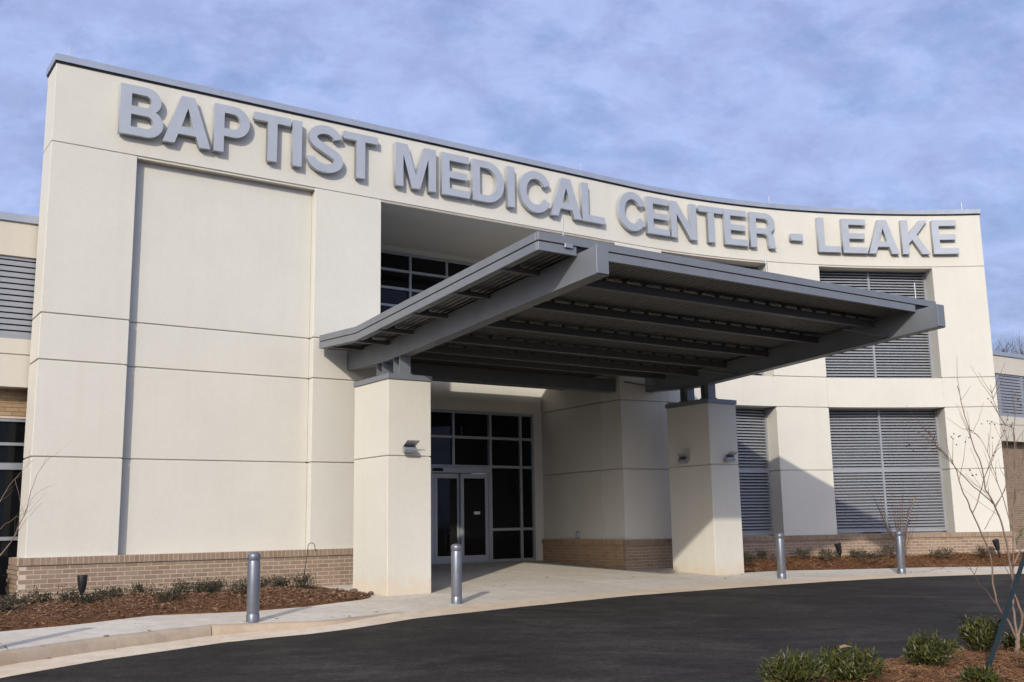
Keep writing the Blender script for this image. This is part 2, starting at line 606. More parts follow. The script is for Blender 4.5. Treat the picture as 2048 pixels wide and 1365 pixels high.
M['bark'] = m_bark('smooth_bark', (0.15, 0.10, 0.068), (0.30, 0.215, 0.155))
M['twig'] = m_bark('twig_bark', (0.12, 0.075, 0.05), (0.22, 0.14, 0.095))
M['far_bark'] = m_bark('far_tree_bark', (0.11, 0.075, 0.06), (0.20, 0.145, 0.12))
M['seed'] = m_plain('seed_head', (0.045, 0.025, 0.02), 0.8)
M['rock'] = m_concrete('brown_rock', (0.20, 0.15, 0.10), (0.12, 0.085, 0.055))


def set_tone(o, tones):
    a = o.data.attributes.new('tone', 'FLOAT', 'FACE')
    a.data.foreach_set('value', np.asarray(tones, dtype=np.float32))


# ------------------------------------------------------------------ ground, road, kerb, pavement
def sheet(name, rows, m, kind='structure', parent=None, smooth=False):
    """rows: list of equally long lists of 3D points"""
    b = MB()
    k = len(rows[0])
    vs = [p for r in rows for p in r]
    fs = [(i * k + j, i * k + j + 1, (i + 1) * k + j + 1, (i + 1) * k + j) for i in range(len(rows) - 1) for j in range(k - 1)]
    b.add(vs, fs)
    o = b.build(name, m, parent, smooth=smooth)
    if kind: o['kind'] = kind
    return o


ss_big = [-400, -60, -20, 0, 20, 60, 400]
sheet('ground', [[(*st(s, n), gsn(n) - 0.16 - (0.25 if n < -0.9 else 0)) for s in ss_big] for n in (-400, -60, -3.23, -0.5, 2, 10, 32.3, 80, 400)][::-1], M['soil'])

# edge of the asphalt, foot of the kerb and top of the kerb in straight facade coordinates
EDGE = [(-14, 11.5), (-9, 9.6), (-5, 7.9), (-2.37, 6.6), (-1.1, 5.66), (0.08, 5.07), (1.5, 4.62), (2.68, 5.0 - .12), (3.38, 4.85), (5.84, 4.39), (8.35, 4.02), (11.22, 3.93), (13.46, 3.96), (15.71, 4.14), (18.16, 4.67), (21, 5.75), (25, 7.8), (34, 13.5)]
FOOT = [(-14, 10.5), (-9, 8.65), (-5, 6.95), (-1.74, 5.48), (-1.01, 5.0), (0.22, 4.46), (1.5, 4.06), (2.3, 4.25), (2.95, 4.45), (3.79, 4.22), (6.55, 3.62), (8.83, 3.42), (12.04, 3.25), (14, 3.36), (16, 3.62), (18.4, 4.15), (21, 5.15), (25, 7.1), (34, 12.8)]
BED_L = [(-14, 8.7), (-9, 6.6), (-5, 4.75), (-2.5, 3.75), (-0.78, 3.30), (0.08, 3.15), (1.13, 2.68), (2.29, 2.92), (3.34, 2.78), (4.58, 2.28), (4.80, 1.9)]
BED_R = [(13.42, 1.74), (14.56, 1.77), (16.26, 2.25), (18.3, 2.72), (20.02, 3.40), (22.5, 4.7), (26, 6.6), (34, 11.5)]


def interp(tab, s):
    return float(np.interp(s, [a for a, _ in tab], [b for _, b in tab]))


def drop(s):
    return float(np.interp(s, [1.4, 4.0], [0.135, 0.0]))


def road_z(s, n):
    return gsn(n) - drop(s) * float(np.clip(1 - (n - 9) / 12, 0, 1))


S_ROAD = list(np.linspace(-14, 34, 97))
rows = []
for t in [0, 0.03, 0.08, 0.16, 0.3, 0.5, 0.75, 1.0]:
    r = []
    for s in S_ROAD:
        n0 = interp(EDGE, s)
        n = n0 + (34 - n0) * t
        r.append((*st(s, n), road_z(s, n)))
    rows.append(r)
sheet('road', rows[::-1], M['asphalt'])

# gutter pan
rows = []
for t in (0.0, 0.5, 1.03):
    r = []
    for s in S_ROAD:
        a, b_ = interp(FOOT, s), interp(EDGE, s)
        n = a - 0.02 + (b_ - a + 0.02) * t
        wob = 0.012 * math.sin(s * 5.1) + 0.01 * math.sin(s * 11.7) if t > 1 else 0
        r.append((*st(s, n + wob), road_z(s, n) + 0.004 + (0.004 if t < .6 else 0.0)))
    rows.append(r)
sheet('gutter', rows[::-1], M['gutter'])

# kerb blocks: rounded nose, joints every 3 m
kerb_root = empty('kerb', (*st(1.5, 4.0), 0.5))
kerb_root['kind'] = 'structure'
kj = [-14.0, -11, -8, -5, -2, 1.52, 4.3]
for a, b_ in zip(kj[:-1], kj[1:]):
    mb = MB()
    ss = np.linspace(a + 0.006, b_ - 0.006, 13)
    prof = []
    for s in ss:
        n = interp(FOOT, s)
        h = road_z(s, n)
        d = drop(s)
        zt = gsn(n) + 0.003
        prof.append([(*st(s, n - 0.16), h - 0.2), (*st(s, n - 0.16), zt), (*st(s, n - 0.045), zt - 0.002), (*st(s, n - 0.018 * (1 if d > .02 else .3)), zt - 0.25 * d), (*st(s, n), h + 0.012), (*st(s, n), h - 0.2)])
    vs = [p for r in prof for p in r]
    k = 6
    fs = [(i * k + j, (i + 1) * k + j, (i + 1) * k + j + 1, i * k + j + 1) for i in range(len(ss) - 1) for j in range(k - 1)]
    fs += [tuple(range(k)), tuple((len(ss) - 1) * k + j for j in range(k))[::-1]]
    mb.add(vs, fs)
    mb.build('kerb_block', M['kerb'], kerb_root, angle=0.9)

# pavement: separate slabs with joints over a darker bed
pave = empty('pavement', (*st(8, 1.0), 0.7))
pave['kind'] = 'structure'


def slab(s0, s1, nf, nb, name='slab', mat_=None, gap=0.009, k=None):
    """nf(s) outer edge, nb(s) inner edge (inner smaller n)"""
    k = k or max(2, int((s1 - s0) / 0.35))
    ss = np.linspace(s0 + gap, s1 - gap, k + 1)
    mb = MB()
    zo = float(rng.uniform(-0.002, 0.002))
    f = [(*st(s, nf(s) - gap), gsn(nf(s)) + zo) for s in ss]
    b = [(*st(s, nb(s) + gap), gsn(nb(s)) + zo) for s in ss]
    fd = [(x, y, z - 0.1) for x, y, z in f]; bd = [(x, y, z - 0.1) for x, y, z in b]
    n = len(ss)
    fs = []
    for i in range(n - 1):
        fs += [(i, i + 1, n + i + 1, n + i), (2 * n + i, 2 * n + i + 1, i + 1, i), (n + i, n + i + 1, 3 * n + i + 1, 3 * n + i)]
    fs += [(0, n, 3 * n, 2 * n), (n - 1, 3 * n - 1, 4 * n - 1, 2 * n - 1)]
    mb.add(f + b + fd + bd, fs)
    return mb.build(name, mat_ or M['concrete'], pave)


KF = lambda s: interp(FOOT, s) - (0.16 if s < 4.2 else 0.01)
lj = [-14, -11.6, -9.8, -8.0, -6.2, -4.4, -2.6, -0.9, 0.75, 2.45, 4.15, 4.80]
for a, b_ in zip(lj[:-1], lj[1:]):
    slab(a, b_, KF, lambda s: interp(BED_L, s))
pj = [4.80, 7.15, 9.5, 11.85, 13.42]
for a, b_ in zip(pj[:-1], pj[1:]):
    slab(a, b_, KF, lambda s: 1.95)
    slab(a, b_, lambda s: 1.95, lambda s: -0.55)
slab(5.93, 7.15, lambda s: -0.55, lambda s: -3.25)
slab(7.15, 9.5, lambda s: -0.55, lambda s: -3.25)
slab(9.5, 11.85, lambda s: -0.55, lambda s: -3.25)
rj = [13.42, 15.2, 17.0, 18.8, 20.6, 22.4, 25, 28, 34]
for a, b_ in zip(rj[:-1], rj[1:]):
    slab(a, b_, KF, lambda s: interp(BED_R, s))
sheet('pavement_bed', [[(*st(s, n), gsn(n) - 0.02) for s in (4.2, 9, 13.5)] for n in (3.1, 0.5, -3.3)], M['joint'], parent=pave, kind=None)
sheet('pavement_bed', [[(*st(s, interp(FOOT, s) - 0.2), gsn(interp(FOOT, s)) - 0.02) for s in np.linspace(-14, 4.2, 30)],
                       [(*st(s, interp(BED_L, s)), gsn(interp(BED_L, s)) - 0.02) for s in np.linspace(-14, 4.2, 30)]], M['joint'], parent=pave, kind=None)
sheet('pavement_bed', [[(*st(s, interp(FOOT, s) - 0.2), gsn(interp(FOOT, s)) - 0.02) for s in np.linspace(13.5, 34, 30)],
                       [(*st(s, interp(BED_R, s)), gsn(interp(BED_R, s)) - 0.02) for s in np.linspace(13.5, 34, 30)]], M['joint'], parent=pave, kind=None)


# mulch beds ---------------------------------------------------------------
def fnoise(x, y):
    return (math.sin(x * 3.1 + 1.3 * math.sin(y * 2.3)) + math.sin(y * 4.7 + x * 1.9) + 0.6 * math.sin(x * 9.3 - y * 7.1)) / 2.6


def bed_left(s, t):
    n1 = interp(BED_L, s)
    n0 = -0.9 if s < -0.12 else -0.3
    if s > 3.9: n0 = float(np.interp(s, [3.9, 4.8], [0.15, 1.6]))
    n = n0 + (n1 - n0) * t
    z = gsn(n) + 0.10 * math.sin(math.pi * min(1, max(0, (n1 - n) / 2.6 + 0.02))) * (1 if s < 3.6 else max(0.25, 1 - (s - 3.6) / 1.5)) + 0.022 * fnoise(*st(s, n)) * (1 if t < 0.97 else 0.2) - (0.03 if t > 0.99 else -0.01)
    return (*st(s, n), z)


SL = list(np.linspace(-14, 4.80, 160))
TL = list(np.linspace(0, 1, 30))
sheet('mulch_bed', [[bed_left(s, t) for s in SL] for t in TL][::-1], M['mulch'], smooth=True)


def bed_right(u, t):
    """u 0..1 along the bed; t 0 at the wall, 1 at the pavement"""
    s = 13.36 + u * 12.0
    w = np.array(cv(min(s, 22.2), 0.15)) if s <= 22.2 else np.array(cv(22.2, 0.15)) + np.array([1.0, -0.05]) * (s - 22.2)
    ss = 13.42 + u * 12.4
    e = st(ss, interp(BED_R, ss))
    p = w + (e - w) * t
    zw, ze = 0.90, gsn(interp(BED_R, ss)) - 0.02
    z = zw + (ze - zw) * t + 0.09 * math.sin(math.pi * t) * (1 if u > 0.04 else u / .04) + 0.025 * fnoise(*p) * (1 if t < 0.97 else 0.2)
    if u < 0.08: z = z * (u / 0.08) + (1 - u / 0.08) * (0.74 + 0.02 * fnoise(*p))
    return (*p, z)


sheet('mulch_bed', [[bed_right(u, t) for u in np.linspace(0, 1, 120)] for t in np.linspace(0, 1, 26)][::-1], M['mulch'], smooth=True)

ISL = [(3.2, 11.4), (3.88, 10.75), (4.57, 10.48), (5.31, 10.42), (6.14, 10.40), (7.48, 10.32), (8.62, 10.49), (10.2, 11.1), (14, 13.2)]


def island(s, t):
    n0 = interp(ISL, s)
    n = n0 + (16.5 - n0) * t
    if s < 4.0: n = n0 + (16.5 - n0) * t
    d = (n - n0)
    z = gsn(n) + 0.02 + 0.10 * (1 - math.exp(-d / 0.5)) * min(1.0, (s - 3.1) / 0.7) + 0.025 * fnoise(*st(s, n)) - (0.05 if t < 0.001 else 0)
    return (*st(s, n), z)


sheet('mulch_bed', [[island(s, t) for s in np.linspace(3.2, 14, 70)] for t in list(np.linspace(0, 0.3, 18)) + [0.4, 0.5, 0.65, 0.8, 1.0]][::-1], M['mulch'], smooth=True)


def scatter_strips(name, fn, count, lmin, lmax, wid, m, lift=0.02, curl=0.35, spread=0.25):
    """many short bent strips lying on a surface fn() -> point"""
    vs, fs, tones = [], [], []
    for i in range(count):
        p = np.array(fn())
        a = rng.uniform(0, 2 * math.pi)
        L = rng.uniform(lmin, lmax)
        d = np.array([math.cos(a), math.sin(a), rng.normal(0, spread)])
        w = np.array([-d[1], d[0], rng.normal(0, 0.3)]) * wid * rng.uniform(0.6, 1.4)
        c = np.array([-d[1], d[0], 0]) * rng.normal(0, curl) * L * 0.3
        b = len(vs)
        z = lift * rng.uniform(0.0, 1.0)
        p = p + np.array([0, 0, z])
        q0, q1, q2 = p - d * L / 2, p + c + np.array([0, 0, abs(rng.normal(0, .15)) * L * .3]), p + d * L / 2
        vs += [q0 - w, q0 + w, q1 - w, q1 + w, q2 - w * .6, q2 + w * .6]
        fs += [(b, b + 2, b + 3, b + 1), (b + 2, b + 4, b + 5, b + 3)]
        t = rng.beta(2, 2)
        tones += [t, t]
    mb = MB()
    mb.add(vs, fs)
    o = mb.build(name, m)
    set_tone(o, tones)
    o['kind'] = 'stuff'
    return o


def pick_left():
    s = rng.uniform(-1.9, 4.75)
    return bed_left(s, rng.uniform(0.02, 0.985))


def pick_right():
    return bed_right(rng.uniform(0.0, 0.86), rng.uniform(0.05, 0.985))


def pick_isl():
    s = rng.uniform(3.5, 10.0)
    return island(s, rng.uniform(0.0, 0.30) ** 1.0)


scatter_strips('wood_mulch', pick_left, 16000, 0.025, 0.09, 0.0055, M['chips'], 0.022, 0.5, 0.3)
scatter_strips('wood_mulch', pick_right, 12000, 0.03, 0.11, 0.005, M['straw'], 0.03, 0.5, 0.3)
scatter_strips('pine_straw', pick_isl, 20000, 0.08, 0.24, 0.0022, M['straw'], 0.04, 0.8, 0.22)


def pick_litter():
    if rng.random() < 0.55:
        s = rng.uniform(5.2, 13.2); n = rng.uniform(-2.8, 3.2)
    elif rng.random() < 0.6:
        s = rng.uniform(-1.5, 5); n = interp(FOOT, s) + rng.uniform(-0.4, 0.25)
        return (*st(s, n), (road_z(s, n) if n > interp(FOOT, s) else gsn(n)) + 0.012)
    else:
        s = rng.uniform(13.5, 20); n = interp(FOOT, s) - rng.uniform(0.1, 1.0)
    return (*st(s, n), gsn(n) + 0.008)


scatter_strips('leaf_litter', pick_litter, 90, 0.03, 0.07, 0.011, M['litter'], 0.006, 0.4, 0.05)

# ------------------------------------------------------------------ the curved entrance building
Z = dict(base=1.419, j4=2.928, j3=4.436, j2=5.176, j1=7.992, top=9.362, cope=9.482)
G = 0.010                                             # half a joint
bld = empty('hospital_building', (*P0, gz(*P0)), label='cream stucco hospital front with a concave curved wall and a deep entrance recess', cat='building')


def panels(name, s0, s1, o0, o1, zs, side_left=False, m='stucco'):
    """stacked stucco panels with recessed joints, and a darker core behind the joints"""
    for a, b_ in zip(zs[:-1], zs[1:]):
        lo = a + (G if a != zs[0] else 0)
        hi = b_ - (G if b_ != zs[-1] else 0)
        mb = MB(); mb.cbox(s0, s1, o0, o1, lo, hi)
        mb.build(name, M[m], bld, bevel=0.008)
    mb = MB(); mb.cbox(s0 + 0.022, s1 - 0.022, o0 + 0.022, o1 - 0.022, zs[0] + 0.01, zs[-1] - 0.02)
    mb.build('joint_backing', M['stucco_wing'], bld)


zfull = [Z['base'] - 0.05, Z['j4'], Z['j3'], Z['j2'], Z['j1']]
panels('stucco_panel', 0.0, 1.345, 0.0, 0.70, zfull)
panels('stucco_panel', 1.345, 4.56, 0.155, 0.70, zfull)
panels('stucco_panel', 4.56, 5.92, 0.0, 0.70, zfull)
panels('stucco_panel', 11.79, 13.15, 0.0, 0.70, zfull)
panels('stucco_panel', 16.23, 17.66, 0.0, 0.70, zfull)
panels('stucco_panel', 20.67, 21.99, 0.0, 0.70, zfull)
for a, b_ in ((13.15, 16.23), (17.66, 20.67)):
    mb = MB(); mb.cbox(a, b_, 0.0, 0.70, Z['j3'] + G, Z['j2'] - G)
    mb.build('spandrel_panel', M['stucco'], bld, bevel=0.004)
# header band
mb = MB(); mb.cbox(0.0, 21.99, 0.0, 0.70, Z['j1'] + G, Z['top'])
mb.build('header_wall', M['stucco'], bld, bevel=0.006)
mb = MB(); mb.cbox(0.02, 21.97, 0.02, 0.68, Z['j1'] - 0.03, Z['j1'] + 0.05)
mb.build('joint_backing', M['stucco_wing'], bld)
# soffit over the recess, with its drip reveal
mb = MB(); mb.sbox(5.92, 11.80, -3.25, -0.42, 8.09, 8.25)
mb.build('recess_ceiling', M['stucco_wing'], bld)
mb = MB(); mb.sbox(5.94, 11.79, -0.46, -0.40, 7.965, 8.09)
mb.build('soffit_reveal', M['canopy_shaded'], bld)
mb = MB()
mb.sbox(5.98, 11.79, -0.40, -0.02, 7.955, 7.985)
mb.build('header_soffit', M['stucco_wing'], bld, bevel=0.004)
# coping: lengths with open seams
cs = np.linspace(-0.03, 22.02, 9)
for a, b_ in zip(cs[:-1], cs[1:]):
    mb = MB()
    mb.cbox(a + 0.0015, b_ - 0.0015, -0.035, 0.735, Z['top'] + 0.004, Z['cope'])
    mb.build('coping', M['coping'], bld)
mb = MB(); mb.cbox(-0.012, 22.0, -0.015, 0.715, Z['top'] - 0.03, Z['top'] + 0.03)
mb.build('coping_cleat', M['rubber'], bld)

# recess walls: back wall (with openings) and the right-hand return
RB = -3.2
mb = MB()
mb.sbox(5.3, 12.1, RB - 0.3, RB, 4.40, 5.75)
mb.build('recess_wall', M['stucco'], bld)
mb = MB(); mb.sbox(11.70, 12.1, RB - 0.3, RB, 0.80, 4.40)
mb.build('recess_wall', M['stucco'], bld)
mb = MB(); mb.sbox(5.3, 12.1, RB - 0.3, RB, 7.955, 8.25)
mb.build('recess_wall', M['stucco'], bld)
mb = MB(); mb.sbox(5.3, 5.95, RB - 0.3, RB, 0.8, 4.40)
mb.build('recess_wall', M['stucco'], bld)


def ret_panel(z0, z1):
    mb = MB()
    a0, a1 = st(11.79, -0.70), st(11.965, RB)
    b0, b1 = st(12.1, -0.70), st(12.2, RB)
    q = [a0, a1, b1, b0]
    mb.hexa([(*p, z0) for p in q] + [(*p, z1) for p in q])
    return mb


for a, b_ in ((1.37, Z['j4']), (Z['j4'], Z['j3']), (Z['j3'], 8.1)):
    ret_panel(a + (G if a > 1.5 else 0), b_ - (G if b_ < 8 else 0)).build('return_panel', M['stucco'], bld, bevel=0.004)
mb = MB(); q = [st(11.83, -0.72), st(11.99, RB), st(12.1, RB), st(12.08, -0.72)]
mb.hexa([(*p, 1.4) for p in q] + [(*p, 8.0) for p in q]); mb.build('joint_backing', M['stucco_wing'], bld)
mb = MB(); mb.sbox(5.72, 5.92, RB, -0.70, 0.8, 8.1); mb.build('return_panel', M['stucco'], bld)
# dark room behind the glass
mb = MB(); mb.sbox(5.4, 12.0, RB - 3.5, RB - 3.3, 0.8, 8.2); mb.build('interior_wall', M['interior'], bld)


# storefront --------------------------------------------------------------
def bars(root_name, verts, hors, z0, z1, s0, s1, w, dep, n):
    """one frame mesh of mullions and rails"""
    mb = MB()
    for s in verts:
        mb.sbox(s - w / 2, s + w / 2, n - dep, n, z0, z1)
    for z, a, b_ in hors:
        mb.sbox(a, b_, n - dep, n - 0.003, z - w / 2, z + w / 2)
    return mb.build(root_name, M['alu'], bld, bevel=0.003)


nf = RB + 0.02
verts = [6.02, 7.3, 8.40, 9.438, 10.456, 11.32, 11.68]
sf = bars('entrance_window', [10.456, 11.32, 11.68], [(3.78, 10.456, 11.68), (3.112, 10.456, 11.68), (1.663, 10.456, 11.68), (4.365, 6.0, 11.68), (0.955, 10.456, 11.68)], 0.93, 4.39, 0, 0, 0.062, 0.12, nf)
mb = MB()
for s in (6.02, 7.3, 8.40, 9.438):
    mb.sbox(s - 0.031, s + 0.031, nf - 0.12, nf - 0.001, 3.09, 4.34)
mb.sbox(6.0, 10.43, nf - 0.12, nf - 0.004, 3.75, 3.81)
mb.sbox(6.0, 10.43, nf - 0.12, nf - 0.004, 3.08, 3.142)
fr2 = mb.build('transom_frame', M['alu'], bld, bevel=0.003)


def pane(s0, s1, z0, z1, n, parent):
    mb = MB(); mb.sbox(s0, s1, n - 0.02, n, z0, z1)
    return mb.build('pane', M['glass'], parent)


w2 = 0.028
for a, b_ in ((10.456, 11.32), (11.32, 11.68)):
    for c, d in ((0.955, 1.663), (1.663, 3.112), (3.112, 3.78), (3.78, 4.365)):
        pane(a + w2, b_ - w2, c + w2, d - w2, nf - 0.05, sf)
for a, b_ in zip([6.02, 7.3, 8.40, 9.438], [7.3, 8.40, 9.438, 10.43]):
    for c, d in ((3.142, 3.75), (3.81, 4.335)):
        pane(a + w2, b_ - w2, c, d, nf - 0.05, fr2)
# operator header box with motion sensor over the doors
mb = MB(); mb.sbox(7.0, 10.40, nf - 0.10, nf + 0.05, 2.955, 3.082)
hd = mb.build('door_header', M['alu'], bld, bevel=0.006)
mb = MB()
pr = []
for k in range(20):
    a = 2 * math.pi * k / 20
    cx = 8.98 + (0.10 if math.cos(a) > 0 else -0.10)
    pr.append((cx + 0.035 * math.cos(a), 3.02 + 0.035 * math.sin(a)))
f = [(*st(s, nf + 0.085), z) for s, z in pr]; g = [(*st(s, nf + 0.05), z) for s, z in pr]
mb.add(f + g, [tuple(range(20))] + [(i, 20 + i, 20 + (i + 1) % 20, (i + 1) % 20) for i in range(20)])
mb.build('motion_sensor', M['rubber'], hd)
for a, b_ in ((10.375, 10.425), (6.98, 7.03)):
    mb = MB(); mb.sbox(a, b_, nf - 0.12, nf + 0.02, 0.90, 2.955)
    mb.build('door_jamb', M['alu'], bld, bevel=0.004)


def door(s0, s1, n, stile=0.085, bottom=0.17, top=0.11):
    mb = MB()
    z0, z1 = 0.925, 2.945
    mb.sbox(s0, s0 + stile, n - 0.045, n, z0, z1); mb.sbox(s1 - stile, s1, n - 0.045, n, z0, z1)
    mb.sbox(s0 + stile, s1 - stile, n - 0.045, n - 0.002, z0, z0 + bottom)
    mb.sbox(s0 + stile, s1 - stile, n - 0.045, n - 0.002, z1 - top, z1)
    d = mb.build('sliding_door', M['alu'], bld, bevel=0.004)
    mb = MB(); mb.sbox(s0 + stile - .005, s1 - stile + .005, n - 0.03, n - 0.015, z0 + bottom - .005, z1 - top + .005)
    mb.build('pane', M['glass'], d)
    return d


door(8.965, 9.655, nf - 0.075)
d2 = door(9.625, 10.375, nf - 0.005)
door(8.275, 8.963, nf - 0.075)
door(7.05, 8.29, nf - 0.005)
mb = MB(); mb.sbox(9.985, 10.145, nf - 0.012, nf - 0.008, 2.015, 2.08)
sg = mb.build('door_notice', M['white_sign'], d2)
mb = MB()
x = 10.0
while x < 10.13:                                       # a printed line of small dark strokes, illegible in the photo
    w = 0.008 + 0.006 * random.random()
    mb.sbox(x, x + w, nf - 0.008, nf - 0.0065, 2.035, 2.058 + 0.004 * random.random()); x += w + 0.005
# upper windows in the recess
uz = [5.78, 6.70, 7.11, 7.53, 7.93]
us = [6.36, 7.335, 8.31, 9.285, 10.26, 11.235, 11.68]
uf = bars('upper_window', [5.98] + us, [(z, 5.95, 11.70) for z in uz], 5.75, 7.955, 0, 0, 0.06, 0.12, nf)
for a, b_ in zip([5.98] + us[:-1], us):
    for c, d in zip(uz[:-1], uz[1:]):
        pane(a + w2, b_ - w2, c + w2, d - w2, nf - 0.06, uf)

# brick base -----------------------------------------------------------------
CH, BL = 0.0677, 0.2032
bm_ = MB(); bm_.box((-0.0955, -0.02, 0.005), (0.0955, 0.04, 0.0615))
brick_me = bm_.mesh('brick', M['brick'])
bm_ = MB(); bm_.box((-0.033, -0.03, 0.0), (0.033, 0.06, 0.105))
row_me = bm_.mesh('rowlock_brick', M['brick'])
ZT = 1.302                                            # top of the ordinary courses
OUT = -0.085                                          # brick face in front of the stucco

mb = MB()
mb.cbox(-0.087, 5.98, OUT + 0.004, 0.6, 0.55, ZT)
mb.cbox(-0.111, 5.99, OUT - 0.024, 0.5, ZT + 0.001, ZT + 0.112)
base = mb.build('brick_base', M['mortar'], bld)


def sloped_cap(s0, s1, parent):
    mb = MB()
    mb.cbox(s0, s1, OUT - 0.03, 0.02, ZT + 0.1125, ZT + 0.118)
    return mb


nb = 0
for c in range(8):
    z = ZT - CH * (c + 1)
    s = -0.09 + (0.0 if c % 2 else BL / 2)
    # left return face
    k = 0
    nn = 0.085 - (BL / 2 if c % 2 else 0) - 0.0
    while nn > -0.70:
        p = st(-0.09, nn - BL / 2)
        link_mesh('brick', brick_me, bld, Matrix.Translation((p[0], p[1], z)) @ Matrix.Rotation(TH - math.pi / 2, 4, 'Z') @ Matrix.Diagonal((1, 1, 1, 1)))
        nn -= BL; nb += 1
    while s < 5.9:
        jit = random.uniform(-0.0015, 0.0015)
        link_mesh('brick', brick_me, bld, frame_at(s + BL / 2, OUT + 0.02 + jit, z)); nb += 1
        s += BL
for k in range(int(6.05 / 0.0762)):
    link_mesh('rowlock_brick', row_me, bld, frame_at(-0.07 + k * 0.0762, OUT - 0.028 + 0.03 + random.uniform(-.001, .001), ZT + 0.006))
for k in range(10):
    p = st(-0.115 + 0.03, 0.05 - k * 0.0762)
    link_mesh('rowlock_brick', row_me, bld, Matrix.Translation((p[0], p[1], ZT + 0.006)) @ Matrix.Rotation(TH - math.pi / 2, 4, 'Z'))


def brick_run(segs, ztop, courses, m, parent, rowlock=True):
    """ordinary bricks joined into one mesh; segs: list of functions u->(plan point, tangent angle), length"""
    vs, fs, tones = [], [], []
    F = [(0, 3, 2, 1), (4, 5, 6, 7), (0, 1, 5, 4), (1, 2, 6, 5), (2, 3, 7, 6), (3, 0, 4, 7)]

    def put(p, ang, hl, y0, y1, z0, z1):
        c, s_ = math.cos(ang), math.sin(ang)
        b = len(vs)
        for zz in (z0, z1):
            for x, y in ((-hl, y0), (hl, y0), (hl, y1), (-hl, y1)):
                vs.append((p[0] + c * x - s_ * y, p[1] + s_ * x + c * y, zz))
        t = random.random()
        for q in F:
            fs.append(tuple(b + i for i in q)); tones.append(t)
    for fn, L in segs:
        for c in range(courses):
            z = ztop - CH * (c + 1)
            u = (BL / 2 if c % 2 else 0) + 0.0
            while u < L - 0.02:
                e = min(u + BL, L)
                if e - u > 0.05:
                    p, a = fn((u + e) / 2)
                    put(p, a, (e - u) / 2 - 0.005, -0.002, 0.05, z + 0.0045, z + 0.0632)
                u += BL
            if c % 2:
                p, a = fn(BL / 4)
                put(p, a, BL / 4 - 0.005, -0.002, 0.05, z + 0.0045, z + 0.0632)
        if rowlock:
            k = int(L / 0.0762)
            for i in range(k):
                p, a = fn((i + 0.5) * L / k)
                put(p, a, L / k / 2 - 0.0045, -0.032, 0.05, ztop + 0.006, ztop + 0.112)
    mb = MB(); mb.add(vs, fs)
    o = mb.build('brick_courses', m, parent)
    set_tone(o, tones)
    o['kind'] = 'stuff'
    return o


OR = -0.05
seg_r = (lambda u: (cv(11.70 + u, OR), tang(11.70 + u)), 10.36)
ra, rb_ = st(11.74, 0.05), st(11.915, RB + 0.02)
rdir = rb_ - ra
rl = float(np.hypot(*rdir))
rang = math.atan2(*(-(rdir))[::-1])
seg_ret = (lambda u: (rb_ + (ra - rb_) / rl * u, rang), rl)
mb = MB()
mb.cbox(11.80, 22.06, OR + 0.003, 0.45, 0.55, ZT + 0.10)
mb.cbox(11.79, 22.07, OR - 0.022, 0.455, ZT + 0.001, ZT + 0.1105)
q = [st(11.752, 0.042), st(11.926, RB + 0.0), st(12.05, RB), st(12.0, 0.042)]
mb.hexa([(*p, 0.55) for p in q] + [(*p, ZT + 0.112) for p in q])
mb.build('brick_base', M['mortar'], bld)
brick_run([seg_r], ZT, 9, M['brick_run'], bld)
brick_run([seg_ret], ZT, 9, M['brick_warm'], bld)

# louver windows ---------------------------------------------------------------
slat_count = 0


def slat_mesh(L, pitch, depth=0.075, lipf=0.36):
    mb = MB()
    h = L / 2
    lip, rise, th = pitch * lipf, pitch * max(0.80, lipf + .12), 0.006
    # front lip (vertical) then a blade rising to the back
    mb.hexa([(-h, 0, 0), (h, 0, 0), (h, 0.006, 0), (-h, 0.006, 0), (-h, 0, lip), (h, 0, lip), (h, 0.006, lip), (-h, 0.006, lip)])
    mb.hexa([(-h, 0.006, lip - 0.006), (h, 0.006, lip - 0.006), (h, depth, rise), (-h, depth, rise),
             (-h, 0.006, lip), (h, 0.006, lip), (h, depth, rise + th), (-h, depth, rise + th)])
    return mb.mesh('slat', M['louver'])


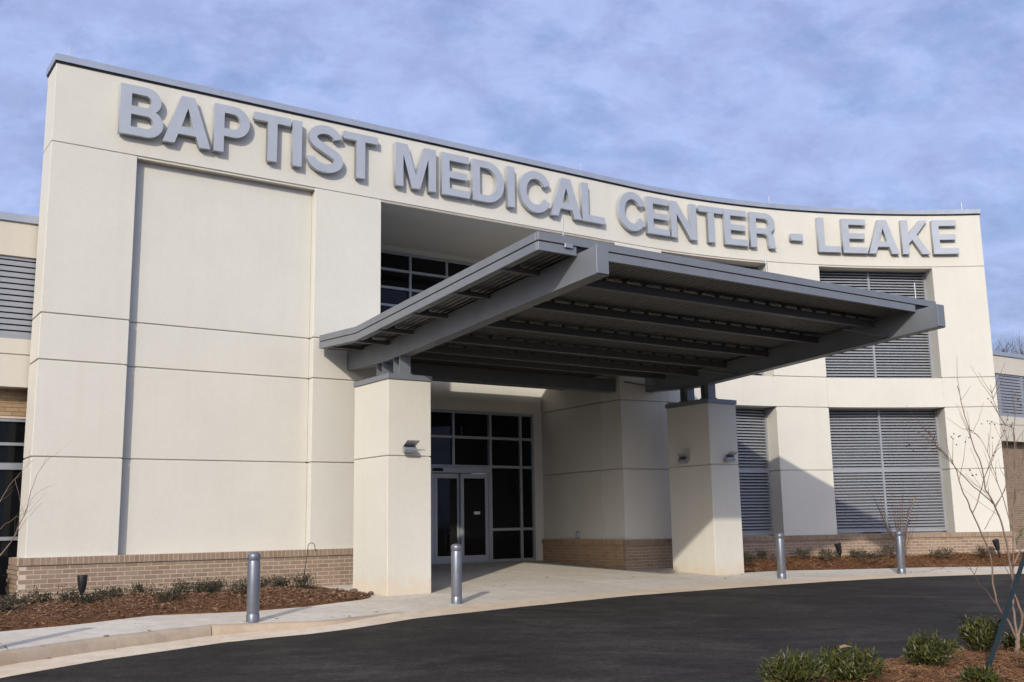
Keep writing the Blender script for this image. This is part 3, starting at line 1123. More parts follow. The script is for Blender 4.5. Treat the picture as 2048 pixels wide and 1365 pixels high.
def louver(s0, s1, z0, z1, off, parent, zmid=None, pitch=0.0715, single=True, nv=2, name='louver_window', plane=None, panels_single=None):
    """frame part with slat sub-parts; the window is a flat chord between two points of the wall"""
    A, B = (cv(s0, off), cv(s1, off)) if plane is None else (st(s0, plane), st(s1, plane))
    L = float(np.hypot(*(B - A))); ang = math.atan2(B[1] - A[1], B[0] - A[0])
    W0 = Matrix.Translation((A[0], A[1], 0)) @ Matrix.Rotation(ang, 4, 'Z')
    fw = 0.05
    mb = MB()
    ver = [0] + [L * (i + 1) / nv - fw / 2 for i in range(nv - 1)] + [L - fw]
    for x in ver:
        mb.box((x, -0.012, z0), (x + fw, 0.09, z1))
    mb.box((fw, -0.010, z0 + 0.001), (L - fw, 0.09, z0 + fw)); mb.box((fw, -0.010, z1 - fw), (L - fw, 0.09, z1 - 0.001))
    if zmid:
        mb.box((fw, -0.008, zmid - 0.04), (L - fw, 0.09, zmid + 0.04))
    mb.box((0.0, 0.10, z0), (L, 0.12, z1), 1)
    mb.v = [tuple(W0 @ Vector(p)) for p in mb.v]
    fr = mb.build(name, [M['louver'], M['louver_back']], parent)
    spans = [(z0 + fw, (zmid - 0.04) if zmid else z1 - fw)] + ([(zmid + 0.04, z1 - fw)] if zmid else [])
    rest = MB()
    for i in range(nv):
        a = ver[i] + fw; b_ = ver[i + 1]
        me = slat_mesh(b_ - a, pitch, lipf=0.36 if pitch < .08 else 0.74)
        for za, zb in spans:
            k = int((zb - za) / pitch)
            pp = (zb - za) / k
            for j in range(k):
                mw = W0 @ Matrix.Translation(((a + b_) / 2, 0.004, za + pp * j + 0.004))
                if single and (panels_single is None or i in panels_single):
                    link_mesh('slat', me, fr, mw)
                else:
                    rest.add([tuple(mw @ v.co) for v in me.vertices], [tuple(p.vertices) for p in me.polygons])
    if rest.v:
        o = rest.build('slat_row', M['louver'], fr); o['kind'] = 'stuff'
    return fr


louver(17.66, 20.67, Z['base'] + 0.03, Z['j3'] + 0.02, 0.45, bld, zmid=2.93)
louver(17.66, 20.67, Z['j2'] - 0.02, Z['j1'] + 0.0, 0.45, bld)
louver(13.15, 16.23, Z['base'] + 0.03, Z['j3'] + 0.02, 0.45, bld, zmid=2.93, panels_single=(1,))
louver(13.15, 16.23, Z['j2'] - 0.02, Z['j1'] + 0.0, 0.45, bld, single=False)

# ------------------------------------------------------------------ the low wings behind
PW = -0.75


def wing(name, s0, s1, label, left):
    w = empty(name, (*st((s0 + s1) / 2, PW), 0.8), label=label, cat='building')

    def part(nm, a, b_, n0, n1, z0, z1, m, bev=0.004):
        mb = MB(); mb.sbox(a, b_, n0, n1, z0, z1)
        return mb.build(nm, M[m], w, bevel=bev)
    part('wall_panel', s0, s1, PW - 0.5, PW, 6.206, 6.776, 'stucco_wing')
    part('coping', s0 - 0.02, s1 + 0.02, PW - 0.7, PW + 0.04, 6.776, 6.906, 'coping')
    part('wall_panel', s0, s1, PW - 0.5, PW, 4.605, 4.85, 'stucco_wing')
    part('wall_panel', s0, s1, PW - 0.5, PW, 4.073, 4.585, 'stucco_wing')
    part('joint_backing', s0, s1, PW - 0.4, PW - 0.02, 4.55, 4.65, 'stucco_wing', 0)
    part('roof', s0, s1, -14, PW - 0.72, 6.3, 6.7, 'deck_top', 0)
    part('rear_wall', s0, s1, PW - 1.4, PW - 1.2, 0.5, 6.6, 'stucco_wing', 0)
    return w, part


wL, partL = wing('hospital_wing', -9.0, 0.5, 'low cream wing at the left edge, with dark storefront glass under its louver strip', True)
louver(-1.56, 0.5, 4.85, 6.206, 0, wL, pitch=0.0965, nv=1, name='louver_strip', plane=PW - 0.05)
louver(-9.0, -1.60, 4.85, 6.206, 0, wL, pitch=0.0965, nv=3, name='louver_strip', plane=PW - 0.05, single=False)
PB = PW - 0.30
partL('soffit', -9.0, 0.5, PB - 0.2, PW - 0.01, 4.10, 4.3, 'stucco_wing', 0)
mb = MB(); mb.sbox(-9.0, 0.5, PB - 0.25, PB - 0.012, 3.60, 4.12); mb.build('brick_band', M['mortar'], wL)
brick_run([(lambda u: (st(-3.0 + u, PB), TH), 3.4)], 4.115, 7, M['brick_warm'], wL, rowlock=False)
mb = MB()
for z0, z1 in ((3.55, 3.60), (3.165, 3.215), (2.78, 2.89), (1.665, 1.725), (0.75, 0.82)):
    mb.sbox(-9.0, 0.5, PB - 0.14, PB - 0.03, z0, z1)
for s in (-8, -6.6, -5.2, -3.8, -2.4, -1.0):
    mb.sbox(s, s + 0.06, PB - 0.13, PB - 0.028, 0.8, 3.58)
gf = mb.build('storefront_window', M['alu'], wL, bevel=0.003)
sv = [-8, -6.6, -5.2, -3.8, -2.4, -1.0, 0.5]
for a, b_ in zip(sv[:-1], sv[1:]):
    for c, d in ((0.82, 1.665), (1.725, 2.78), (2.89, 3.165), (3.215, 3.55)):
        mb = MB(); mb.sbox(a + 0.061, b_ - 0.001, PB - 0.10, PB - 0.08, c, d); mb.build('pane', M['glass'], gf)

wR, partR = wing('hospital_wing', 22.3, 38.0, 'low cream wing beyond the right end of the curved wall, brick below its soffit', False)
louver(28.07, 29.4, 4.85, 6.206, 0, wR, pitch=0.0965, nv=1, name='louver_strip', plane=PW - 0.05)
louver(29.42, 34.6, 4.85, 6.206, 0, wR, pitch=0.0965, nv=4, name='louver_strip', plane=PW - 0.05, single=False)
louver(22.3, 28.05, 4.85, 6.206, 0, wR, pitch=0.0965, nv=4, name='louver_strip', plane=PW - 0.05, single=False)
partR('soffit', 22.3, 38, PB - 0.2, PW - 0.01, 4.10, 4.3, 'stucco_wing', 0)
mb = MB(); mb.sbox(22.3, 38.0, PB - 0.25, PB - 0.010, 0.5, 4.12); mb.build('brick_wall', M['mortar'], wR)
brick_run([(lambda u: (st(26.8 + u, PB), TH), 11.0)], 4.115, 50, M['brick_run'], wR, rowlock=False)


# ------------------------------------------------------------------ sign letters
def ell(cx, cy, rx, ry, a0, a1, n=10):
    return [(cx + rx * math.cos(rad(a0 + (a1 - a0) * i / n)), cy + ry * math.sin(rad(a0 + (a1 - a0) * i / n))) for i in range(n + 1)]


def stroke(cl, hw):
    L, R = [], []
    for i, p in enumerate(cl):
        a, b = cl[max(0, i - 1)], cl[min(len(cl) - 1, i + 1)]
        dx, dy = b[0] - a[0], b[1] - a[1]
        d = math.hypot(dx, dy) or 1
        L.append((p[0] - dy / d * hw, p[1] + dx / d * hw)); R.append((p[0] + dy / d * hw, p[1] - dx / d * hw))
    return L + R[::-1]


def glyph(ch):
    """outline, holes, nominal width, for a bold grotesque capital of height 1"""
    if ch == 'B':
        W = .82
        o = [(0, 0)] + ell(W - .30, .285, .30, .285, -90, 62, 14) + ell(W - .335, .735, .285, .265, -48, 90, 12) + [(0, 1)]
        h1 = [(.21, .165)] + ell(W - .31, .292, .12, .127, -90, 90, 10) + [(.21, .419)]
        h2 = [(.21, .585)] + ell(W - .345, .709, .11, .124, -90, 90, 10) + [(.21, .833)]
        return o, [h1, h2], W
    if ch == 'A':
        W = .94
        return [(0, 0), (.225, 0), (.297, .205), (W - .297, .205), (W - .225, 0), (W, 0), (W / 2 + .13, 1), (W / 2 - .13, 1)], [[(.352, .365), (W - .352, .365), (W / 2, .755)]], W
    if ch == 'P':
        W = .735
        o = [(0, 0), (.205, 0), (.205, .345)] + ell(W - .33, .6725, .33, .3275, -90, 90, 16) + [(0, 1)]
        return o, [[(.205, .51)] + ell(W - .35, .672, .155, .162, -90, 90, 10) + [(.205, .834)]], W
    if ch == 'T':
        W = .80
        return [(W / 2 - .103, 0), (W / 2 + .103, 0), (W / 2 + .103, .835), (W, .835), (W, 1), (0, 1), (0, .835), (W / 2 - .103, .835)], [], W
    if ch == 'I':
        return [(0, 0), (.205, 0), (.205, 1), (0, 1)], [], .205
    if ch == 'S':
        cl = ell(.415, .735, .285, .195, 6, 235, 18) + ell(.415, .262, .315, .190, 55, -186, 20)
        return stroke(cl, .094), [], .83
    if ch == 'M':
        W = 1.03
        return [(0, 0), (.195, 0), (.195, .74), (W / 2 - .105, 0), (W / 2 + .105, 0), (W - .195, .74), (W - .195, 0), (W, 0), (W, 1), (W - .30, 1), (W / 2, .31), (.30, 1), (0, 1)], [], W
    if ch == 'E':
        W = .755
        return [(0, 0), (W, 0), (W, .17), (.205, .17), (.205, .42), (.69, .42), (.69, .582), (.205, .582), (.205, .832), (.735, .832), (.735, 1), (0, 1)], [], W
    if ch == 'D':
        W = .89
        o = [(0, 0)] + ell(.40, .5, W - .40, .5, -90, 90, 18) + [(0, 1)]
        return o, [[(.205, .17)] + ell(.385, .5, W - .205 - .385, .33, -90, 90, 14) + [(.205, .83)]], W
    if ch == 'C':
        return stroke(ell(.475, .5, .375, .425, 28, 332, 30), .099), [], .90
    if ch == 'L':
        W = .72
        return [(0, 0), (W, 0), (W, .175), (.205, .175), (.205, 1), (0, 1)], [], W
    if ch == 'N':
        W = .86
        return [(0, 0), (.2, 0), (.2, .66), (W - .21, 0), (W, 0), (W, 1), (W - .2, 1), (W - .2, .34), (.21, 1), (0, 1)], [], W
    if ch == 'R':
        W = .84
        o = [(0, 0), (.205, 0), (.205, .395), (.40, .395)] + ell(.43, .27, .155, .125, 90, 0, 6) + [(.60, .09), (.625, 0), (W, 0), (W, .03), (.80, .07), (.79, .26), (.765, .36), (.68, .435)] + ell(W - .325, .705, .30, .295, -48, 90, 12) + [(0, 1)]
        return o, [[(.205, .555)] + ell(W - .355, .694, .135, .139, -90, 90, 10) + [(.205, .833)]], W
    if ch == 'K':
        W = .83
        return [(0, 0), (.205, 0), (.205, .30), (.315, .425), (.585, 0), (W, 0), (.455, .57), (W - .03, 1), (.565, 1), (.205, .595), (.205, 1), (0, 1)], [], W
    if ch == '-':
        return [(0, .285), (.385, .285), (.385, .475), (0, .475)], [], .385


SIGN = [('B', .994, 1.709), ('A', 1.712, 2.531), ('P', 2.584, 3.227), ('T', 3.306, 4.002), ('I', 4.043, 4.221), ('S', 4.326, 5.055), ('T', 5.056, 5.773),
        ('M', 6.160, 7.065), ('E', 7.203, 7.861), ('D', 7.928, 8.708), ('I', 8.790, 8.972), ('C', 9.096, 9.905), ('A', 9.905, 10.752), ('L', 10.765, 11.402),
        ('C', 11.815, 12.600), ('E', 12.666, 13.325), ('N', 13.374, 14.129), ('T', 14.205, 14.919), ('E', 14.952, 15.613), ('R', 15.695, 16.428), ('-', 16.850, 17.186),
        ('L', 17.619, 18.235), ('E', 18.292, 18.955), ('A', 18.985, 19.800), ('K', 19.887, 20.610), ('E', 20.694, 21.345)]
sign = empty('sign', (*cv(11, -0.1), 8.3), label='raised silver capital letters reading BAPTIST MEDICAL CENTER - LEAKE across the curved header', cat='sign')
LH = 0.875
for ch, a, b_ in SIGN:
    o, holes, W = glyph(ch)
    cu = bpy.data.curves.new('letter', 'CURVE')
    cu.dimensions = '2D'; cu.fill_mode = 'BOTH'; cu.extrude = 0.045
    sx = (b_ - a) / W
    for poly in [o] + holes:
        sp = cu.splines.new('POLY')
        sp.points.add(len(poly) - 1)
        for p, (x, y) in zip(sp.points, poly):
            p.co = (x * sx, y * LH, 0, 1)
        sp.use_cyclic_u = True
    tmp = bpy.data.objects.new('letter_outline', cu)
    me = bpy.data.meshes.new_from_object(tmp)
    bpy.data.objects.remove(tmp); bpy.data.curves.remove(cu)
    me.name = 'letter'
    # outline plane -> upright, bent to the wall
    for v in me.vertices:
        s = a + v.co.x
        p = cv(s, -0.083 - v.co.z)
        v.co = (p[0], p[1], 8.302 + v.co.y)
    me.materials.clear(); me.materials.append(M['letter'])
    ob = bpy.data.objects.new('letter', me)
    COL.objects.link(ob)
    ob.parent = sign
    ob.matrix_parent_inverse = world_of(sign).inverted()
    ob['label'] = 'raised dash' if ch == '-' else 'raised capital letter ' + ch

# ------------------------------------------------------------------ pillars
PZ = 4.195


def pillar(s0, n1, label):
    p = empty('canopy_pillar', (*st(s0 + .4065, n1 - .63), gsn(n1 - .6)), label=label, cat='pillar', group='pillars carrying the entrance canopy')
    s1, n0 = s0 + 0.813, n1 - 1.259
    for a, b_ in ((0.5, 2.928 - G), (2.928 + G, PZ)):
        mb = MB(); mb.sbox(s0, s1, n0, n1, a, b_); mb.build('shaft_panel', M['stucco_pillar'], p, bevel=0.008)
    mb = MB(); mb.sbox(s0 + .02, s1 - .02, n0 + .02, n1 - .02, 2.8, 3.0); mb.build('joint_backing', M['stucco_wing'], p)
    mb = MB(); mb.sbox(s0 - .02, s1 + .02, n0 - .02, n1 + .02, PZ + 0.004, PZ + 0.095); mb.build('cap', M['canopy'], p, bevel=0.006)
    return p


pA = pillar(5.014, 2.057, 'cream stucco pillar under the near left canopy beam, fully in sun, one floodlight on it')
pB = pillar(12.492, 1.931, 'cream stucco pillar under the far right canopy beam, half in shadow, with two floodlights')

# ------------------------------------------------------------------ canopy
can = empty('entrance_canopy', (*st(9, 3.5), 4.3), label='grey steel entrance canopy with a kinked roof rising toward the road on two tapered beams', cat='canopy')


def rt(n):   # roof top
    return float(np.interp(n, [-2.75, 0.2, 1.65, 6.85], [5.178, 5.185, 5.105, 5.468]))


def bt(n):
    return float(np.interp(n, [0.0, 1.6, 7.3], [4.985, 4.925, 5.292]))


def bb(n):
    return float(np.interp(n, [0.0, 1.5, 7.3], [4.645, 4.585, 4.932]))


def beam(sl):
    s1 = sl + 0.175
    mb = MB()
    ns = [0.02, 0.8, 1.5, 1.6, 3.0, 5.0, 7.28]
    vs = []
    for n in ns:
        vs += [(*st(sl, n), bb(n)), (*st(s1, n), bb(n)), (*st(s1, n), bt(n)), (*st(sl, n), bt(n))]
    fs = []
    for i in range(len(ns) - 1):
        a, b_ = 4 * i, 4 * i + 4
        fs += [(a + j, b_ + j, b_ + (j + 1) % 4, a + (j + 1) % 4) for j in range(4)]
    e = 4 * (len(ns) - 1)
    fs += [(3, 2, 1, 0), (e, e + 1, e + 2, e + 3)]
    mb.add(vs, fs)
    o = mb.build('beam', M['canopy'], can, bevel=0.006)
    # end plate and bottom flange lip
    for n0_, n1_, za, zb in ((7.281, 7.30, bb(7.3) - .008, bt(7.3) + .004), (0.0, 0.019, bb(0) - .012, bt(0))):
        mb = MB(); mb.sbox(sl - .012, s1 + .012, n0_, n1_, za, zb)
        mb.build('end_plate', M['canopy'], o, bevel=0.003)
    mb = MB()
    ns2 = [0.02, 1.5, 7.28]
    vs = []
    for n in ns2:
        vs += [(*st(sl - .02, n), bb(n) - .016), (*st(s1 + .02, n), bb(n) - .016), (*st(s1 + .02, n), bb(n) - .001), (*st(sl - .02, n), bb(n) - .001)]
    fs = []
    for i in range(2):
        a, b_ = 4 * i, 4 * i + 4
        fs += [(a + j, b_ + j, b_ + (j + 1) % 4, a + (j + 1) % 4) for j in range(4)]
    fs += [(3, 2, 1, 0), (8, 9, 10, 11)]
    mb.add(vs, fs); mb.build('bottom_flange', M['canopy'], o)
    return o


SBL, SBR = 5.245, 12.52
beam(SBL); beam(SBR)
RL, RR, NF = 4.615, 13.08, 6.85
NR = 0.20


def prism(n_list, zlo, zhi, s0, s1, name, m, bev=0.004):
    """solid with the roof profile between s0 and s1"""
    mb = MB()
    vs = []
    for n in n_list:
        vs += [(*st(s0, n), zlo(n)), (*st(s1, n), zlo(n)), (*st(s1, n), zhi(n)), (*st(s0, n), zhi(n))]
    fs = []
    k = len(n_list)
    for i in range(k - 1):
        a, b_ = 4 * i, 4 * i + 4
        fs += [(a + j, b_ + j, b_ + (j + 1) % 4, a + (j + 1) % 4) for j in range(4)]
    e = 4 * (k - 1)
    fs += [(3, 2, 1, 0), (e, e + 1, e + 2, e + 3)]
    mb.add(vs, fs)
    return mb.build(name, M[m], can, bevel=bev)


nl = [NR, 1.65, NF]
# fascia: upper flashing and lower channel with a shadow gap
prism(nl, lambda n: rt(n) - .108, rt, RL - .012, RL + .05, 'fascia_flashing', 'canopy')
prism(nl, lambda n: rt(n) - .235, lambda n: rt(n) - .119, RL, RL + .05, 'fascia', 'canopy')
prism(nl, lambda n: rt(n) - .108, rt, RR - .05, RR + .012, 'fascia_flashing', 'canopy')
prism(nl, lambda n: rt(n) - .235, lambda n: rt(n) - .119, RR - .05, RR, 'fascia', 'canopy')
zf = rt(NF)
mb = MB(); mb.sbox(RL - .012, RR + .012, NF + .001, NF + .062, zf - .108, zf + .002); mb.build('fascia_flashing', M['canopy'], can, bevel=0.004)
for a, b_ in ((RL, SBL - .014), (SBL + .19, SBR - .014)):
    mb = MB(); mb.sbox(a, b_, NF + .001, NF + .048, zf - .237, zf - .119); mb.build('fascia', M['canopy'], can, bevel=0.004)
mb = MB(); mb.sbox(RL + .01, RR - .01, NF - .02, NF + .03, zf - .22, zf - .05); mb.build('shadow_gap', M['rubber'], can)
prism(nl, lambda n: rt(n) - .2, lambda n: rt(n) - .05, RL + .012, RL + .045, 'shadow_gap', 'rubber', 0)
zr = rt(NR)
mb = MB(); mb.sbox(RL, 5.93, NR - .05, NR - .001, zr - .235, zr); mb.build('rear_fascia', M['canopy'], can)
mb = MB(); mb.sbox(11.8, RR, NR - .05, NR - .001, zr - .235, zr); mb.build('rear_fascia', M['canopy'], can)
# bottom return lip of the left fascia
prism(nl, lambda n: rt(n) - .2365, lambda n: rt(n) - .225, RL + .05, RL + .12, 'fascia_lip', 'canopy', 0)
# roof sheet and corrugated deck
prism([NR, 1.65, NF], lambda n: rt(n) - .06, lambda n: rt(n) - .012, RL + .05, RR - .05, 'roof_sheet', 'deck_top', 0)
prism([-2.72, NR - .002], lambda n: rt(n) - .06, lambda n: rt(n) - .012, 5.95, 11.78, 'roof_sheet', 'deck_top', 0)


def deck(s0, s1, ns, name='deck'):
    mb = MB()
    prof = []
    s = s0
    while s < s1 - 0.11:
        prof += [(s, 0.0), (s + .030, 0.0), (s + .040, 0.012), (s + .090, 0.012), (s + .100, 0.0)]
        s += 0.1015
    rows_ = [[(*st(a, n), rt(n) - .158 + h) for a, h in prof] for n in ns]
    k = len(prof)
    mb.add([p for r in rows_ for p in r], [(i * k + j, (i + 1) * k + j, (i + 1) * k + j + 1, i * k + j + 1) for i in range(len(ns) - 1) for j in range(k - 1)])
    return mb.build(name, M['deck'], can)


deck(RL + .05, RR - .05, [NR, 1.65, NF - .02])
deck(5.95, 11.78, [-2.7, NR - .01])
# purlins with clip blocks
PUR = [6.02, 4.78, 3.56, 2.45, 1.62, 0.62]


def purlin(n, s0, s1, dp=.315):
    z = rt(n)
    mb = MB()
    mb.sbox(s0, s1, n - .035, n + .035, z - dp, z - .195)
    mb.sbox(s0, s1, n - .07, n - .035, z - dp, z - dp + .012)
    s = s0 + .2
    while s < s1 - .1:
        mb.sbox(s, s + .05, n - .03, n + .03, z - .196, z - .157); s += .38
    return mb.build('purlin', M['canopy_shaded'], can)


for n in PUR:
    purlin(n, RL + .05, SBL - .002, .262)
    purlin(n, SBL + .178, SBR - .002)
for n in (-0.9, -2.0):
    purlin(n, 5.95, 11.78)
# splice plate seam and angle stiffeners at purlin ends
for n in (5.95, 2.4, -0.05):
    mb = MB()
    nn = max(n, 0.15)
    p0 = st(SBR - 0.75, nn); p1 = st(SBR - 0.01, nn + .35)
    mb.tube([(*p0, rt(nn) - .38), (*p1, bb(nn + .3) + .03)], 0.018, 6)
    mb.build('brace', M['canopy_shaded'], can)
# cross beam that spans the recess opening
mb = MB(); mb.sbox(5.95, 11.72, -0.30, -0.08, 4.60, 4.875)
mb.build('cross_beam', M['canopy_shaded'], can, bevel=0.004)
# stub posts on the pillars (I sections)
for sb, dn in ((SBL, 0.0), (SBR, -0.1)):
    for n0 in (1.20 + dn, 1.82 + dn):
        mb = MB()
        z0, z1 = PZ + .112, min(bb(n0), bb(n0 + .22)) - 0.002 + .012
        a, b_ = sb - .01, sb + .20
        mb.sbox(a, b_, n0, n0 + .016, z0, z1); mb.sbox(a, b_, n0 + .204, n0 + .22, z0, z1)
        mb.sbox((a + b_) / 2 - .006, (a + b_) / 2 + .006, n0 + .0165, n0 + .2035, z0, z1)
        mb.sbox(a - .02, b_ + .02, n0 - .02, n0 + .24, PZ + .0955, PZ + .1115)
        mb.build('stub_post', M['canopy'], can)
# small junction box on the front fascia
mb = MB(); mb.sbox(5.02, 5.15, NF + .0625, NF + .08, zf - .155, zf - .10); mb.build('junction_box', M['lamp'], can, bevel=.003)

# ------------------------------------------------------------------ lightning rods
ROD_G = 'lightning rods along the roof edges'


def rod(loc, h, label):
    r = empty('lightning_rod', loc, label=label, cat='lightning rod', group=ROD_G)
    mb = MB(); mb.lathe([(0.0085, 0), (0.0085, h * .8), (0.005, h * .97), (0.001, h)], 8); mb.build('rod', M['rod'], r, local=True)
    mb = MB(); mb.lathe([(0.03, 0.0), (0.03, 0.012), (0.016, 0.02), (0.016, 0.045)], 10); mb.build('mount', M['rod'], r, local=True)


for s, l in ((0.20, 'thin lightning rod above the left corner of the parapet, near the letter B'), (5.42, 'thin lightning rod on the parapet above the last T of BAPTIST'),
             (10.93, 'thin lightning rod on the parapet above the L of MEDICAL'), (16.44, 'thin lightning rod on the parapet above the R of CENTER'), (21.61, 'thin lightning rod at the right end of the parapet, above the last E')):
    p = cv(s, 0.10)
    rod((p[0], p[1], Z['cope']), 0.235, l)
for s, l in ((5.10, 'white lightning rod on the left front corner of the canopy'), (8.97, 'white lightning rod midway along the front edge of the canopy'), (12.70, 'white lightning rod at the right end of the canopy edge, before the louver')):
    p = st(s, NF - 0.06)
    rod((p[0], p[1], rt(NF - .06)), 0.33, l)

# ------------------------------------------------------------------ floodlights on the pillars
FL_G = 'floodlights on the canopy pillars'


def make_flood(loc, rz, label):
    """local frame: -Y points away from the wall"""
    r = empty('floodlight', loc, rz, label, 'floodlight', FL_G)
    mb = MB(); mb.box((-.05, -.03, -.06), (.05, 0, .05)); mb.build('back_box', M['lamp'], r, local=True, bevel=.006)
    mb = MB(); mb.tube([(0, -.03, -.01), (0, -.075, -.01), (0.02, -.10, -.005)], .018, 8); mb.build('knuckle', M['lamp'], r, local=True)
    mb = MB()
    prof = []
    for k in range(14):
        a = math.pi * (-0.5 + k / 13)
        prof.append((-.125 - .055 * math.cos(a), .055 * math.sin(a)))
    prof = [(-.09, -.055)] + prof + [(-.09, .055)]
    n = len(prof)
    vs = [(-.115, y, z) for y, z in prof] + [(.145, y, z) for y, z in prof]
    mb.add(vs, [tuple(range(n)), tuple(range(n, 2 * n))[::-1]] + [(i, n + i, n + (i + 1) % n, (i + 1) % n) for i in range(n)])
    mb.build('housing', M['lamp'], r, local=True, angle=.6)
    mb = MB(); mb.hexa([(-.115, -.10, .058), (.145, -.10, .058), (.145, -.09, .062), (-.115, -.09, .062), (-.085, -.235, .165), (.185, -.235, .165), (.185, -.222, .172), (-.085, -.222, .172)])
    mb.build('visor', M['lamp'], r, local=True)
    mb = MB(); mb.box((-.105, -.17, .0555), (.135, -.10, .060)); mb.build('lens', M['glass'], r, local=True)
    r.scale = (.86, .86, .86)
    return r


pa = st(5.345, 2.057)
make_flood((pa[0], pa[1], 3.03), TH, 'small grey floodlight with raised visor on the sunlit left pillar')
pb = st(12.93, 1.931)
make_flood((pb[0], pb[1], 3.04), TH, 'small grey floodlight on the road side of the shaded right pillar')
pc = st(12.492, 1.22)
make_flood((pc[0], pc[1], 3.04), TH - math.pi / 2, 'small grey floodlight on the inner side of the shaded right pillar')

# outlet box on the recess return wall
po = np.array(st(11.79, -0.70)) + (np.array(st(11.965, RB)) - np.array(st(11.79, -0.70))) * 0.40
ob = empty('outlet_box', (po[0], po[1], 1.43), rang, 'small grey weatherproof outlet cover on the shaded wall right of the entrance', 'outlet')
mb = MB(); mb.box((-.055, -.03, 0), (.055, 0.0, .17)); mb.build('back_box', M['lamp'], ob, local=True, bevel=.008)
mb = MB(); mb.box((-.045, -.075, .012), (.045, -.03, .155)); mb.build('cover', M['lamp'], ob, local=True, bevel=.018)

# ------------------------------------------------------------------ bollards
BO_G = 'silver bollards along the road edge'


def make_bollard():
    r = empty('bollard', (0, 0, 0), 0, '', 'bollard', BO_G)
    mb = MB()
    mb.lathe([(.084, 0), (.084, .098), (.078, .108)], 28); mb.build('foot', M['bollard'], r, local=True, angle=.7)
    mb = MB(); mb.lathe([(.074, .106), (.074, .122)], 28); mb.build('groove_ring', M['bollard'], r, local=True, angle=.7)
    mb = MB(); mb.lathe([(.079, .12), (.0815, .13), (.0815, .765), (.079, .772)], 28); mb.build('post', M['bollard'], r, local=True, angle=.7)
    mb = MB(); mb.lathe([(.072, .771), (.072, .79)], 28); mb.build('groove_ring', M['bollard'], r, local=True, angle=.7)
    mb = MB(); mb.lathe([(.080, .788), (.084, .796), (.084, .835), (.081, .852), (.073, .866), (.058, .877), (.036, .884), (.012, .887)], 28); mb.build('cap', M['bollard'], r, local=True, angle=.7)
    return r


b0 = make_bollard()
BOL = [((2.08, 3.97), 'silver bollard on the pavement beside the left mulch bed, nearest of the row'), ((5.42, 3.52), 'silver bollard standing in front of the sliding entrance doors'),
       ((13.12, 3.08), 'silver bollard just right of the far pillar, before the louvers'), ((16.30, 3.52), 'silver bollard farthest right, in front of the small bare shrub'),
       ((-1.12, 4.72), 'silver bollard just outside the left edge of the picture')]
for i, ((s, n), l) in enumerate(BOL):
    o = b0 if i == 0 else copy_tree(b0)
    p = st(s, n)
    o.location = (p[0], p[1], gsn(n) - 0.004)
    o.rotation_euler = (rad(random.uniform(-.6, .6)), rad(random.uniform(-.6, .6)), random.uniform(0, 6))
    o['label'] = l

# ------------------------------------------------------------------ uplights in the beds
def make_uplight():
    r = empty('uplight', (0, 0, 0), 0, '', 'uplight', 'black uplights in the mulch beds')
    mb = MB(); mb.lathe([(.018, -.1), (.018, .03), (.024, .035), (.024, .055)], 12); mb.build('spike', M['black_metal'], r, local=True, angle=.6)
    mb = MB(); mb.lathe([(.028, .05), (.04, .075), (.056, .13), (.066, .20), (.070, .255), (.070, .275)], 22); mb.build('housing', M['black_metal'], r, local=True, angle=.6)
    mb = MB(); mb.lathe([(.0705, .272), (.0735, .276), (.0735, .315), (.066, .318), (.060, .295)], 22); mb.build('shroud', M['black_metal'], r, local=True, angle=.6)
    mb = MB(); mb.lathe([(.001, .285), (.062, .285), (.062, .289)], 20); mb.build('lens', M['glass'], r, local=True)
    return r


u0 = make_uplight()
pl = st(0.80, 0.55)
pm, pr_ = cv(17.42, -0.45), cv(21.45, -0.5)
for i, ((x, y), z, rot, l) in enumerate(((st(0.72, 0.55), 0.835, (rad(-4), rad(-3), 0), 'black bullet uplight before the brick base at the left'), (pm, 0.91, (rad(5), rad(-11), 0), 'black bullet uplight leaning left beside the lower louver window'),
                                         (pr_, 0.93, (rad(5), rad(-13), 0), 'black bullet uplight seen behind the bare tree at the right'))):
    o = u0 if i == 0 else copy_tree(u0)
    o.location = (x, y, z); o.rotation_euler = rot; o['label'] = l

# shepherd hook
ph = st(4.06, 1.05)
zh = 0.83
pts = [(-0.06, 0, -.15), (-0.02, 0, .3), (0.02, 0, .62)]
for k in range(9):
    a = math.pi * (1 - k / 8)
    pts.append((0.075 + 0.055 * math.cos(a), 0, .66 + .055 * math.sin(a)))
pts += [(.135, 0, .60), (.145, 0, .575), (.158, 0, .585), (.163, 0, .61)]
hk = MB(); hk.tube(pts, .006, 7)
o = hk.build('shepherd_hook', M['black_metal'], None, smooth=True)
o.location = (ph[0], ph[1], zh); o.rotation_euler = (0, 0, rad(10))
tag(o, 'thin black shepherd hook stuck in the mulch by the brick base', 'garden hook')

# ------------------------------------------------------------------ plants
def leaf_cloud(centers, normals, size, wid, m, name, parent, tone_fn, bend=0.25):
    vs, fs, tones = [], [], []
    for c, d in zip(centers, normals):
        L = size * rng.uniform(0.65, 1.25)
        W = wid * rng.uniform(0.8, 1.2)
        d = d / (np.linalg.norm(d) + 1e-9)
        side = np.cross(d, rng.normal(0, 1, 3)); side /= (np.linalg.norm(side) + 1e-9)
        upv = np.cross(side, d)
        b = len(vs)
        p1 = c + d * L * .5 + upv * L * bend * .3
        p2 = c + d * L - upv * L * bend * .2
        vs += [c, p1 - side * W / 2, p1 + side * W / 2, p2]
        fs += [(b, b + 1, b + 3), (b, b + 3, b + 2)]
        t = tone_fn()
        tones += [t, t]
    mb = MB(); mb.add(vs, fs)
    o = mb.build(name, m, parent, local=True)
    set_tone(o, tones)
    return o


